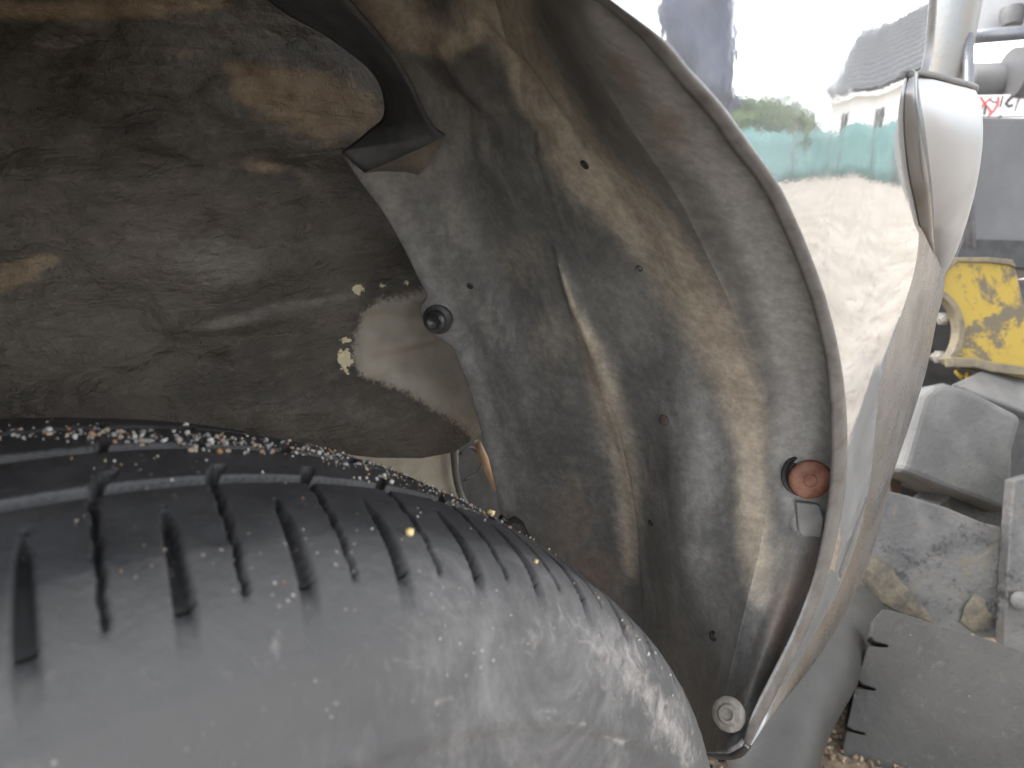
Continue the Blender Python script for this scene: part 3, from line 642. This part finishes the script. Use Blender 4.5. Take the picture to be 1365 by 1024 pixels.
# ------------------------------------------------------------------ grit on the tyre
def ico(c, r, sub=0):
    bm = bmesh.new(); bmesh.ops.create_icosphere(bm, subdivisions=1, radius=1)
    V = np.array([v.co for v in bm.verts]); F = [tuple(v.index for v in f.verts) for f in bm.faces]; bm.free()
    return V, F
IV, IF = ico(0, 1)
def stone(c, r):
    s = r*rng.uniform(.65, 1.15, 3); V = IV*s*(1+.22*rng.standard_normal((len(IV), 1)))
    a = rng.uniform(0, 6.28); Rz = np.array([[math.cos(a), -math.sin(a), 0], [math.sin(a), math.cos(a), 0], [0, 0, 1]])
    return V@Rz.T+c
def tyrept(pxx, pyy, lift):
    d = np.hypot(pxt-pxx, pyt-pyy)+1e3*(~((deg > -15) & (deg < 75))); dist = (TV-ORG)@FW
    ok = d < 2.5
    if not ok.any(): i, j = np.unravel_index(d.argmin(), d.shape)
    else:
        dd = np.where(ok, dist, 9); i, j = np.unravel_index(dd.argmin(), dd.shape)
    n = np.array([math.sin(th[i])*nrm[j, 1], nrm[j, 0], math.cos(th[i])*nrm[j, 1]])
    return TV[i, j]+n*lift
lay = [[] for _ in STONES]
spots = []
def sow(n, pts, sd_, rmin_, rmax_):
    p = spline(np.array(pts, float), 200)
    for _ in range(n):
        q = p[rng.integers(0, 200)]; spots.append((q[0]+rng.normal(0, sd_[0]), q[1]+rng.normal(0, sd_[1]), rng.uniform(rmin_, rmax_)))
sow(150, [(0, 578), (100, 576), (200, 581), (300, 586), (400, 598)], (14, 6), .0002, .0005)
sow(170, [(400, 594), (480, 614), (560, 640), (640, 680)], (12, 7), .0002, .00045)
sow(45, [(0, 580), (80, 578), (180, 580), (300, 584)], (8, 4), .0004, .0009)
sow(34, [(150, 580), (185, 583), (215, 586)], (12, 5), .0005, .0012)
sow(55, [(240, 588), (290, 590), (335, 596)], (18, 7), .0005, .0012)
sow(44, [(330, 590), (400, 600), (470, 622), (520, 636)], (12, 6), .0005, .0011)
sow(125, [(400, 592), (470, 608), (540, 628), (600, 656), (660, 688)], (10, 4), .0003, .0008)
sow(22, [(0, 640), (200, 620), (450, 640), (600, 680)], (30, 12), .0002, .0005)
sow(50, [(40, 700), (200, 720), (400, 730), (560, 740), (660, 760), (760, 830), (830, 900)], (40, 40), .00012, .0004)
sow(26, [(640, 690), (720, 715), (790, 790), (860, 860), (905, 930)], (3, 3), .0004, .0008)
for x_, y_, r_ in spots:
    c = tyrept(x_, y_, r_*.5); lay[rng.choice([0, 0, 0, 1, 1, 1, 1, 2, 3, 3], 1)[0]].append(stone(c, r_))
Vg = []; Fg = []; Mi = []; off = 0
for mi, L_ in enumerate(lay):
    for v in L_:
        Vg.append(v); Fg += [tuple(a+off for a in f) for f in IF]; Mi += [mi]*len(IF); off += len(v)
gr = mesh("grit", np.concatenate(Vg), Fg, STONES[0], None, True)
for s_ in STONES[1:]: gr.data.materials.append(s_)
gr.data.polygons.foreach_set("material_index", Mi); tag(gr, "sandy grit lying on the tyre tread", "grit", kind="stuff")
for x_, y_, r_, mt, lb_ in ((545, 711, .0016, YELLOWCRUMB, "round yellow crumb alone on the front tread block"), (654, 684, .0019, YELLOWCRUMB, "flat yellow crumb on the tyre edge under the liner hook"),
                        (63, 574, .0014, STONES[3], "white pebble on the far groove at the left"), (122, 580, .0014, STONES[2], "orange pebble in the far tread groove"), (715, 748, .0010, YELLOWCRUMB, "small yellow crumb on the tyre shoulder")):
    tag(mesh("pebble", stone(tyrept(x_, y_, r_*.5), r_), IF, mt), lb_, "pebble", "larger crumbs on the tyre")

# ------------------------------------------------------------------ the machine beside the car
GREY = None
k = M("worn_grey_steel", .6); f = k.ramp(k.noise(7, 7, .65), .35, .68)
c = k.mix(f, (0.063, 0.0624, 0.0606), (0.112, 0.11, 0.106)); c = k.mix(k.ramp(k.noise(60, 7, .75), .58, .72), c, (0.0521, 0.0465, 0.041)); c = k.mix(k.ramp(k.vor(70), .03, .06, 1, 0), c, (0.0149, 0.0134, 0.0123))
k.col(c); k.bump(k.noise(120, 6), .0015); GREYS = k.m
k = M("oily_plate", .5); f = k.ramp(k.noise(5, 8, .7, .8), .4, .62)
c = k.mix(f, (0.0504, 0.0493, 0.0499), (0.0901, 0.0875, 0.0836)); c = k.mix(k.ramp(k.noise(9, 9, .78, 1.4, (1, 1, .6)), .53, .62), c, (0.0901, 0.0782, 0.0573)); c = k.mix(k.ramp(k.noise(20, 9, .85), .53, .60), c, (0.0213, 0.0213, 0.0223))
k.col(c); k.rough(k.ramp(k.noise(9, 6), .3, .7, .28, .65)); k.bump(k.noise(45, 7, .7), .004); PLATE = k.m
k = M("old_rubber", .75); c = k.mix(k.ramp(k.noise(5, 8, .7), .35, .7), (0.0221, 0.0212, 0.0194), (0.0405, 0.0388, 0.0353)); c = k.mix(k.ramp(k.noise(60, 6, .75), .55, .75), c, (0.0661, 0.0625, 0.0573)); c = k.mix(k.ramp(k.vor(40), .03, .055, 1, 0), c, (0.132, 0.124, 0.11))
k.col(c); k.bump(k.noise(100, 7, .7), .0025); k.bump(k.noise(9, 5), .006); RUBBER = k.m
k = M("chipped_yellow_paint", .5)
c = k.mix(k.ramp(k.noise(9, 9, .72, .4), .5, .57), (0.26, 0.177, 0.013), (0.0809, 0.0624, 0.0343)); c = k.mix(k.ramp(k.noise(70, 7, .75), .6, .7), c, (0.0312, 0.0234, 0.0182)); k.col(c); k.bump(k.noise(70, 6), .0015); YEL = k.m
k = M("worn_tan_steel", .6); k.col(k.mix(k.ramp(k.noise(30, 8, .7), .4, .65), (0.135, 0.109, 0.0638), (0.0788, 0.0653, 0.0488))); k.bump(k.noise(90, 6), .001); TAN = k.m
DGREY = simple("dark_grey_panel", (0.0806, 0.0806, 0.0837), (0.102, 0.102, 0.105), .55, 8)
PIPE = simple("blue_grey_pipe", (0.132, 0.138, 0.156), (0.18, 0.186, 0.204), .3, 12, .5)
OLIVE = simple("olive_grey_pipe", (0.0255, 0.024, 0.0204), (0.0388, 0.0367, 0.0322), .55, 9, 0, .0008, 120)
LIGHTP = simple("light_grey_panel", (0.33, 0.33, 0.338), (0.39, 0.39, 0.398), .5, 8)
mac = empty("work_machine", (1.15, .3, GZ), "worn grey and yellow machine with rubber pad standing just beyond the car", "machine")
def D(pts, dep):                                          # outline on a plane: dep = (a, bx, by): depth = a + bx*(x-1250)/1000 + by*(y-600)/1000
    a, bx_, by_ = dep
    # points on a true plane through three fixed points
    p0 = atD(1250., 600., a); p1 = atD(1350., 600., a+.1*bx_); p2 = atD(1250., 700., a+.1*by_)
    n = np.cross(p1-p0, p2-p0)
    out = []
    for x_, y_ in pts:
        d = ray(float(x_), float(y_)); out.append(ORG+d*((p0-ORG)@n)/(d@n))
    return np.array(out)
# rubber pad with notched edge
pad = [(1177, 812), (1166, 824), (1160, 848), (1166, 855), (1184, 860), (1184, 863), (1158, 862), (1150, 884), (1142, 904), (1150, 912), (1167, 918), (1167, 921), (1140, 917), (1134, 945), (1129, 968), (1138, 973), (1153, 977), (1152, 980), (1128, 974), (1122, 1012), (1132, 1022), (1144, 1025), (1143, 1029), (1120, 1026), (1112, 1075), (1420, 1110), (1420, 890), (1365, 868), (1310, 850), (1250, 833), (1205, 818)]
prism("rubber_pad", D(pad, (1.20, -.25, -.55)), .03, RUBBER, mac, .0035)
# oily side plate
prism("side_plate", D([(1172, 652), (1210, 661), (1262, 677), (1310, 697), (1334, 703), (1338, 720), (1332, 870), (1205, 845), (1120, 800), (1135, 740), (1150, 700)], (1.30, -.1, -.1)), .02, PLATE, mac, .003)
prism("corner_bar", D([(1352, 640), (1420, 620), (1420, 900), (1338, 880), (1341, 800), (1347, 700)], (1.27, -.1, -.1)), .03, PLATE, mac, .004)
c0 = D([(1361, 801)], (1.26, -.1, -.1))[0]; lathe("bar_bolt", c0, ORG-c0, [(-.01, .015), (.004, .015), (.008, .011), (.009, .002)], GREYS, mac, 14)
k = M("dried_mud", .9); k.col(k.mix(k.ramp(k.noise(40, 8, .75), .35, .65), (.055, .05, .044), (.14, .122, .086))); k.bump(k.noise(70, 8, .8), .004); MUD = k.m
for pts in ([(1146, 752), (1158, 738), (1176, 742), (1188, 756), (1200, 776), (1222, 796), (1240, 822), (1254, 836), (1222, 826), (1196, 813), (1170, 800), (1152, 780)], [(1286, 806), (1300, 794), (1312, 798), (1316, 812), (1326, 822), (1318, 842), (1300, 846), (1290, 836), (1280, 828)]):
    P_ = D(pts, (1.296, -.1, -.1)); c_ = P_.mean(0); rings = []
    for t_, h_ in ((1, -.001), (.88, .0012), (.6, .0026), (.3, .0034), (.02, .0034)):
        q_ = c_+(P_-c_)*t_+(ORG-c_)/np.linalg.norm(ORG-c_)*h_; q_ = q_+.005*vnoise(q_, 45, 3)[:, None]*t_; rings.append(np.concatenate([q_, q_[:1]]))
    grid("mud_smear", np.array(rings), MUD, mac)
# grey block: front and top faces, rounded
fr = D([(1230, 528), (1205, 615), (1199, 628), (1252, 650), (1300, 668), (1350, 688), (1352, 600), (1365, 556), (1300, 522), (1262, 510), (1246, 513)], (1.46, .0, -.15))
prism("counterweight", fr, .16, GREYS, mac, .014)
prism("top_plate", np.array([atD(*p) for p in ((1270., 511., 1.49), (1322., 487., 1.62), (1420., 505., 1.62), (1420., 570., 1.47))]), .02, GREYS, mac, .006)
prism("lower_block", D([(1252, 672), (1268, 660), (1352, 686), (1346, 730), (1262, 704)], (1.50, 0, 0)), .1, PLATE, mac, .004)
prism("cavity_back", D([(1170, 620), (1290, 640), (1290, 720), (1160, 690)], (1.66, 0, 0)), .02, DARKMETAL, mac, 0)
prism("rusty_web", D([(1186, 640), (1201, 640), (1203, 672), (1188, 672)], (1.56, 0, 0)), .01, simple("rusty_web", (.045, .025, .015), (.075, .045, .028), .7), mac, .002)
# yellow bracket with a bored hole
hc, hr = (1243, 440), (37, 48)
outl = [(1262, 352), (1276, 345), (1318, 347), (1346, 350), (1354, 358), (1368, 415), (1420, 430), (1420, 520), (1330, 500), (1270, 486)]
arc = [(hc[0]+hr[0]*math.cos(a), hc[1]+hr[1]*math.sin(a)) for a in np.linspace(1.0, -1.25, 16)]
prism("yellow_bracket", D(outl+arc, (1.60, 0, .05)), .025, YEL, mac, .004)
ring = [(hc[0]+(hr[0]+7)*math.cos(a), hc[1]+(hr[1]+8)*math.sin(a)) for a in np.linspace(-1.3, 1.0, 16)]
arc2 = [(hc[0]+(hr[0]-2)*math.cos(a), hc[1]+(hr[1]-2)*math.sin(a)) for a in np.linspace(1.0, -1.3, 16)]
prism("bore_ring", D(ring+arc2, (1.592, 0, .05)), .03, TAN, mac, .003)
prism("bracket_edge", D([(1260, 352), (1268, 343), (1320, 343), (1350, 346), (1356, 357), (1346, 353), (1318, 350), (1277, 349), (1263, 362), (1256, 395), (1250, 395)], (1.593, 0, .05)), .03, TAN, mac, .002)
prism("bracket_ledge", D([(1268, 476), (1300, 477), (1330, 484), (1420, 496), (1420, 508), (1322, 496), (1300, 490), (1270, 490)], (1.575, 0, .05)), .03, TAN, mac, .003)
0 and prism("hub_plate", D([(1190, 380), (1300, 380), (1300, 540), (1190, 540)], (1.72, 0, 0)), .02, DARKMETAL, mac, 0)
for x_, y_ in ((1256, 425), (1251, 476)):
    c0 = D([(x_, y_)], (1.66, 0, 0))[0]; lathe("hub_bolt", c0, ORG-c0+RT*.4, [(-.05, .009), (0, .009), (.0, .015), (.014, .015), (.016, .008), (.03, .008), (.031, .001)], SCREW, mac, 6, False)
tube("hose", [atD(1275., 495., 1.62), atD(1283., 505., 1.60), atD(1290., 498., 1.60), atD(1287., 520., 1.58)], .006, YEL, mac, 8)
# frame that carries everything, mostly out of view
prism("side_frame", D([(1422, -90), (1600, -90), (1600, 760), (1422, 760)], (1.85, 0, 0)), .12, DGREY, mac, .01)
prism("chassis", D([(1195, 372), (1420, 372), (1420, 720), (1170, 700)], (1.74, 0, 0)), .08, DARKMETAL, mac, .01)
prism("track_frame", D([(1405, 560), (1600, 560), (1600, 930), (1400, 910)], (1.27, 0, 0)), .04, GREYS, mac, .02)
# upper body of the machine
prism("body_panel", D([(1288, 156), (1420, 158), (1420, 360), (1280, 350)], (1.78, 0, 0)), .3, DGREY, mac, .006)
prism("body_step", D([(1284, 318), (1420, 322), (1420, 362), (1270, 352)], (1.755, 0, 0)), .03, DARKMETAL, mac, .004)
prism("warning_strip", D([(1296, 127), (1420, 124), (1420, 158), (1296, 159)], (1.80, 0, 0)), .01, simple("white_sticker", (.72, .70, .69), (.8, .78, .77), .5, 30), mac, .001)
REDI = simple("red_print", (.45, .08, .08), (.5, .11, .11), .6); INK = simple("black_print", (.05, .05, .06), (.08, .08, .09), .6)
strip = bpy.data.objects["warning_strip"]
def printline(pts, wpx, mt, nm):
    p = np.array(pts, float); d = np.gradient(p, axis=0); d /= np.linalg.norm(d, axis=1)[:, None]; nn = np.stack([-d[:, 1], d[:, 0]], 1)*wpx/2
    a_ = D(p+nn, (1.797, 0, 0)); b_ = D(p-nn, (1.797, 0, 0)); G_ = np.stack([a_, b_], 1); grid(nm, G_, mt, strip, smooth=False, thick=.0008)
printline([(1307, 129), (1312, 137), (1317, 143), (1322, 150)], 2.5, REDI, "pictogram_line"); printline([(1322, 130), (1315, 136), (1309, 142), (1306, 150)], 2.5, REDI, "pictogram_line")
printline([(1331, 129), (1330, 140), (1325, 148), (1318, 154)], 3, REDI, "pictogram_line"); printline([(1314, 141), (1313, 147), (1312, 153)], 3, INK, "pictogram_line")
printline([(1320, 133), (1324, 136), (1329, 136)], 1.5, INK, "pictogram_line"); printline([(1337, 128), (1335, 136), (1333, 143)], 2, INK, "pictogram_line")
printline([(1349, 129), (1345, 133), (1341, 138), (1345, 142), (1350, 140)], 4, INK, "pictogram_line"); printline([(1360, 130), (1356, 138), (1353, 148)], 1.5, INK, "pictogram_line")
printline([(1306, 156), (1335, 156), (1365, 155)], 1.2, INK, "pictogram_line"); printline([(1331, 157), (1333, 154), (1336, 156)], 1.6, INK, "pictogram_line")
for nm, a_, b_, r_, mt, dp in (("roller", (1290, 108), (1450, 102), .040, DGREY, 1.85), ("rail", (1285, 50), (1450, 37), .017, PIPE, 1.85)):
    tube(nm, [atD(float(a_[0]), float(a_[1]), dp), atD(float(b_[0]), float(b_[1]), dp)], r_, mt, mac, 24)
c0 = atD(1360., 98., 1.80); lathe("roller_clamp", c0, RT, [(-.025, .01), (-.022, .058), (.02, .062), (.03, .05), (.06, .05)], DGREY, mac, 26)
prism("cab_panel", D([(1300, -60), (1450, -60), (1450, 36), (1297, 42)], (2.0, 0, 0)), .05, LIGHTP, mac, .004)
lathe("knob", atD(1349., 34., 1.95), UP, [(0, .024), (.012, .027), (.03, .030), (.045, .027), (.05, .015), (.051, .002)], DGREY, mac, 20)
# mast
k = M("galvanised_post", .5, .35); c = k.mix(k.ramp(k.noise(12, 7, .7, 0, (1, 1, .15)), .4, .65), (0.18, 0.19, 0.195), (0.21, 0.19, 0.16)); k.col(c); k.bump(k.noise(80, 5), .001); POST = k.m
mast_top = atD(1265., -500., 1.7); mast_mid = atD(1266., 60., 1.7)
tube("mast", [np.array([mast_mid[0], mast_mid[1], mast_top[2]]), mast_mid, np.array([mast_mid[0], mast_mid[1], GZ-.05])], .049, POST, mac, 28)
tube("side_rod", [atD(1290., 46., 1.66), atD(1291., 130., 1.66), atD(1293., 330., 1.66)], .0115, PIPE, mac, 16)
lathe("mast_bracket", atD(1291., 2., 1.66), UP, [(-.02, .02), (.0, .028), (.08, .028), (.085, .01)], DGREY, mac, 18)
# thick olive pipe lying below the bumper
pp = spline(np.array([atD(1008., 1180., .78), atD(1026., 1040., .89), atD(1048., 950., .99), atD(1100., 862., 1.16), atD(1148., 800., 1.44), atD(1215., 745., 1.85)]), 30)
tube("drain_pipe", pp, np.linspace(.043, .078, 30), OLIVE, None, 32)
tag(bpy.data.objects["drain_pipe"], "thick smooth olive grey pipe between the bumper tip and the rubber pad", "pipe")

# ------------------------------------------------------------------ gravel patch below
GRAV = [simple("gravel_"+n, a, b, .85, 60) for n, a, b in (("brown", (.12, .085, .05), (.19, .14, .09)), ("tan", (.24, .18, .115), (.32, .25, .17)), ("dark", (.06, .048, .036), (.1, .08, .06)))]
Vg = []; Fg = []; Mi = []; off = 0
sx, sy2 = np.meshgrid(np.linspace(.3, 1.7, 140), np.linspace(-.2, .8, 100), indexing='ij')
sz = GZ-.002+.010*vnoise(np.stack([sx.ravel(), sy2.ravel(), 0*sx.ravel()], 1), 28, 4).reshape(sx.shape)-.02*sstep(np.maximum(np.abs(sx-1)/.7, np.abs(sy2-.3)/.5), .85, 1)
tag(grid("dirt", np.stack([sx, sy2, sz], -1), simple("brown_soil", (.11, .08, .052), (.19, .145, .10), .9, 40, 0, .004, 130), flip=True), kind="structure")
for i in range(5200):
    x_, y_ = rng.uniform(.55, 1.35), rng.uniform(-.05, .6)
    r_ = rng.uniform(.002, .0065)*(1.6 if rng.random() < .06 else 1)
    v = stone(np.array([x_, y_, GZ+r_*.1]), r_); Vg.append(v); Fg += [tuple(a+off for a in f) for f in IF]; Mi += [int(rng.choice([0, 0, 1, 2]))]*len(IF); off += len(v)
gv = mesh("gravel", np.concatenate(Vg), Fg, GRAV[0], None, False)
for s_ in GRAV[1:]: gv.data.materials.append(s_)
gv.data.polygons.foreach_set("material_index", Mi); tag(gv, "brown gravel on the ground under the car nose", "gravel", kind="stuff")

# ------------------------------------------------------------------ what the silver paint mirrors
WALLW = simple("white_render", (.70, .68, .64), (.78, .76, .72), .8, 2); ROOFT = simple("grey_roof_tile", (.16, .165, .175), (.25, .25, .26), .8, 9)
house = empty("house", (27, -5, GZ), "white house with grey tiled hip roof beyond the green fence", "house")
def box(nm, a, b, mt, par, bev=0):
    (x0, y0, z0), (x1, y1, z1) = a, b
    V = [(x0, y0, z0), (x1, y0, z0), (x1, y1, z0), (x0, y1, z0), (x0, y0, z1), (x1, y0, z1), (x1, y1, z1), (x0, y1, z1)]
    return mesh(nm, V, [(0, 3, 2, 1), (4, 5, 6, 7), (0, 1, 5, 4), (1, 2, 6, 5), (2, 3, 7, 6), (3, 0, 4, 7)], mt, par, False)
hx0, hx1, hy0, hy1, ze, zr = 26, 34, -10.5, 1.5, 2.75, 5.6
box("wall", (hx0, hy0, GZ-.2), (hx1, hy1, ze), WALLW, house)
e = .5
rv_ = [(hx0-e, hy0-e, ze), (hx1+e, hy0-e, ze), (hx1+e, hy1+e, ze), (hx0-e, hy1+e, ze), (30, hy0+3.0, zr), (30, hy1-3.0, zr)]
def tiled(nm, a, b, c, d, rowsn):                          # stepped courses from eave a-b up to ridge d-c
    a, b, c, d = map(np.array, (a, b, c, d)); n = np.cross(b-a, d-a); n = n/np.linalg.norm(n); n = n if n[2] > 0 else -n
    Gm = []
    for i in range(rowsn):
        for t, h in ((i/rowsn, .17), ((i+1)/rowsn, .0)):
            Gm.append([a+(d-a)*t+n*h, b+(c-b)*t+n*h])
    return grid(nm, np.array(Gm, float), ROOFT, house, smooth=False)
tiled("roof", rv_[0], rv_[3], rv_[5], rv_[4], 13); tiled("roof", rv_[1], rv_[2], rv_[5], rv_[4], 13); tiled("roof", rv_[0], rv_[1], rv_[4], rv_[4], 13); tiled("roof", rv_[3], rv_[2], rv_[5], rv_[5], 13)
box("eaves_board", (hx0-e, hy0-e, ze-.16), (hx1+e, hy1+e, ze-.012), WALLW, house)
for y_ in (-8.8, -5.6, -2.4):
    wn = box("window", (hx0-.05, y_, .9), (hx0-.003, y_+1.4, 2.2), simple("window_frame", (.7, .7, .7), (.75, .75, .75)), house)
    for q in (0, 1): box("pane", (hx0-.07, y_+.08+q*.66, 1.0), (hx0-.052, y_+.66+q*.66, 2.1), GLASS, wn)
box("chimney", (29.3, -3.4, 4.6), (30.0, -2.7, 6.4), WALLW, house)
k = M("green_net", .8); k.col(k.mix(k.ramp(k.noise(3, 5), .35, .7), (.075, .165, .16), (.115, .215, .208))); k.bump(k.noise(60, 3), .01); NET = k.m
fence = empty("mesh_fence", (20, -4, GZ), "blue green netting fence on grey posts in front of the white house", "fence")
def fencepath(pts, z1):
    p = np.array(pts, float); t = np.linspace(0, len(p)-1, 60); xy = np.stack([np.interp(t, np.arange(len(p)), p[:, i]) for i in (0, 1)], 1)
    Gm = np.array([[(x+.05*math.sin(3*x+2*y), y, GZ+.03+zz*(z1+.06*math.sin(2.1*y))) for zz in np.linspace(0, 1, 5)] for x, y in xy]); return Gm, xy
Gm, xy = fencepath([(13, -14), (20, -9.3), (20.5, -3), (21, 4)], 1.42)
grid("netting", Gm, NET, fence, thick=.01)
for i in range(0, 60, 6): tube("post", [(xy[i, 0]-.08, xy[i, 1], GZ-.1), (xy[i, 0]-.08, xy[i, 1], GZ+1.6)], .04, GREYTRIM, fence, 8)
LEAF = [simple("leaf_"+n, a, b, .6, 4) for n, a, b in (("dark", (.03, .06, .02), (.05, .09, .03)), ("light", (.07, .11, .04), (.1, .14, .05)))]
def shrub(loc, rad_, lb_):
    t = empty("shrub", loc, lb_, "shrub")
    n = 2600; dv = rng.standard_normal((n, 3)); dv /= np.linalg.norm(dv, axis=1)[:, None]; rr_ = rng.uniform(.45, 1, (n, 1))**.6
    c = dv*rr_*np.array([rad_, rad_*1.3, rad_*.75])*(1+.25*vnoise(dv, 2.2, 2)[:, None])+np.array(loc)+np.array([0, 0, rad_*.85])
    a = rng.standard_normal((n, 3)); a /= np.linalg.norm(a, axis=1)[:, None]; b = np.cross(a, dv); b /= np.linalg.norm(b, axis=1)[:, None]
    s_ = .16; V = np.stack([c-a*s_, c+b*s_*.5, c+a*s_, c-b*s_*.5], 1).reshape(-1, 3); o = mesh("foliage", V, np.arange(4*n).reshape(n, 4), LEAF[0], t, False)
    o.data.materials.append(LEAF[1]); o.data.polygons.foreach_set("material_index", (rng.random(n) < .4).astype(np.int32))
    tube("stem", [np.array(loc), np.array(loc)+np.array([0, .1, rad_])], [.08, .04], TAN, t, 8)
shrub((20.6, -11.0, GZ), 1.5, "rounded green shrub behind the fence left of the white house")

# person in dark blue work clothes standing beyond the machine side, mirrored in the fender
def skinned(nm, verts, edges, radii, mt, par, root=0, sub=2):
    me = bpy.data.meshes.new(nm); me.from_pydata(verts, edges, []); o = bpy.data.objects.new(nm, me); COL.objects.link(o); o.parent = par
    md = o.modifiers.new("s", 'SKIN')
    for i, v in enumerate(me.skin_vertices[0].data): v.radius = radii[i]; v.use_root = (i == root)
    md.use_smooth_shade = True; sb = o.modifiers.new("u", 'SUBSURF'); sb.levels = sub; sb.render_levels = sub; me.materials.append(mt); return o
DENIM = simple("dark_blue_cloth", (.016, .022, .05), (.03, .038, .075), .85, 40, 0, .003, 60); SKIN = simple("skin", (.42, .26, .19), (.5, .32, .24), .55); HAIR = simple("brown_hair", (.03, .02, .015), (.05, .035, .025), .6)
per = empty("person", (1.95, -1.0, GZ), "person standing in dark blue jacket and trousers with hands in the jacket pockets", "person")
per.rotation_euler = (0, 0, math.radians(-118)+math.pi/2)
V = [(0, 0, .95), (0, 0, 1.13), (0, .0, 1.36), (0, -.01, 1.47), (0, .005, 1.54), (0, .03, 1.61), (0, .025, 1.68), (0, .015, 1.75),
     (.17, 0, 1.41), (.27, -.05, 1.13), (.235, .06, .97), (.16, .10, .93), (-.17, 0, 1.41), (-.27, -.05, 1.13), (-.235, .06, .97), (-.16, .10, .93),
     (.09, 0, .88), (.11, .01, .49), (.12, -.02, .1), (-.09, 0, .88), (-.11, .01, .49), (-.12, -.02, .1)]
E_ = [(0, 1), (1, 2), (2, 3), (3, 4), (4, 5), (5, 6), (6, 7), (2, 8), (8, 9), (9, 10), (10, 11), (2, 12), (12, 13), (13, 14), (14, 15), (0, 16), (16, 17), (17, 18), (0, 19), (19, 20), (20, 21)]
Rr = [(.165, .12), (.15, .11), (.165, .12), (.06, .06), (.058, .06), (.075, .085), (.08, .098), (.06, .07), (.075, .075), (.056, .056), (.036, .036), (.04, .022), (.075, .075), (.056, .056), (.036, .036), (.04, .022), (.105, .105), (.072, .072), (.05, .055), (.105, .105), (.072, .072), (.05, .055)]
bd = skinned("body", V, E_, Rr, SKIN, per)
bpy.context.view_layer.update()
me2 = bpy.data.meshes.new_from_object(bd.evaluated_get(bpy.context.evaluated_depsgraph_get())); bd.modifiers.clear(); bd.data = me2
me2.materials.clear()
for m_ in (SKIN, DENIM, simple("dark_trousers", (.02, .026, .055), (.04, .047, .085), .9, 40, 0, .003, 60)): me2.materials.append(m_)
for p_ in me2.polygons:
    c_ = p_.center; p_.material_index = 0 if (c_.z > 1.46) else (1 if c_.z > .90 else 2); p_.use_smooth = True
for s_ in (1, -1):
    skinned("eye", [(s_*.033, .115, 1.675), (s_*.033, .122, 1.675)], [(0, 1)], [(.011, .011), (.008, .008)], INK, bd)
    skinned("ear", [(s_*.085, .02, 1.69), (s_*.09, .015, 1.66), (s_*.082, .02, 1.63)], [(0, 1), (1, 2)], [(.012, .018), (.01, .016), (.008, .01)], SKIN, bd)
skinned("nose", [(0, .118, 1.675), (0, .14, 1.64), (0, .125, 1.63)], [(0, 1), (1, 2)], [(.010, .01), (.016, .014), (.014, .01)], SKIN, bd)
skinned("mouth", [(-.025, .112, 1.598), (0, .118, 1.596), (.025, .112, 1.598)], [(0, 1), (1, 2)], [(.005, .005), (.007, .007), (.005, .005)], RUST, bd)
for s_ in (1, -1):
    skinned("shoe", [(s_*.12, -.05, .05), (s_*.12, .05, .05), (s_*.12, .17, .035)], [(0, 1), (1, 2)], [(.055, .05), (.055, .05), (.045, .035)], BLACK, per)
skinned("hair", [(0, -.03, 1.66), (0, -.01, 1.73), (0, .04, 1.785)], [(0, 1), (1, 2)], [(.092, .085), (.092, .10), (.05, .05)], HAIR, per)
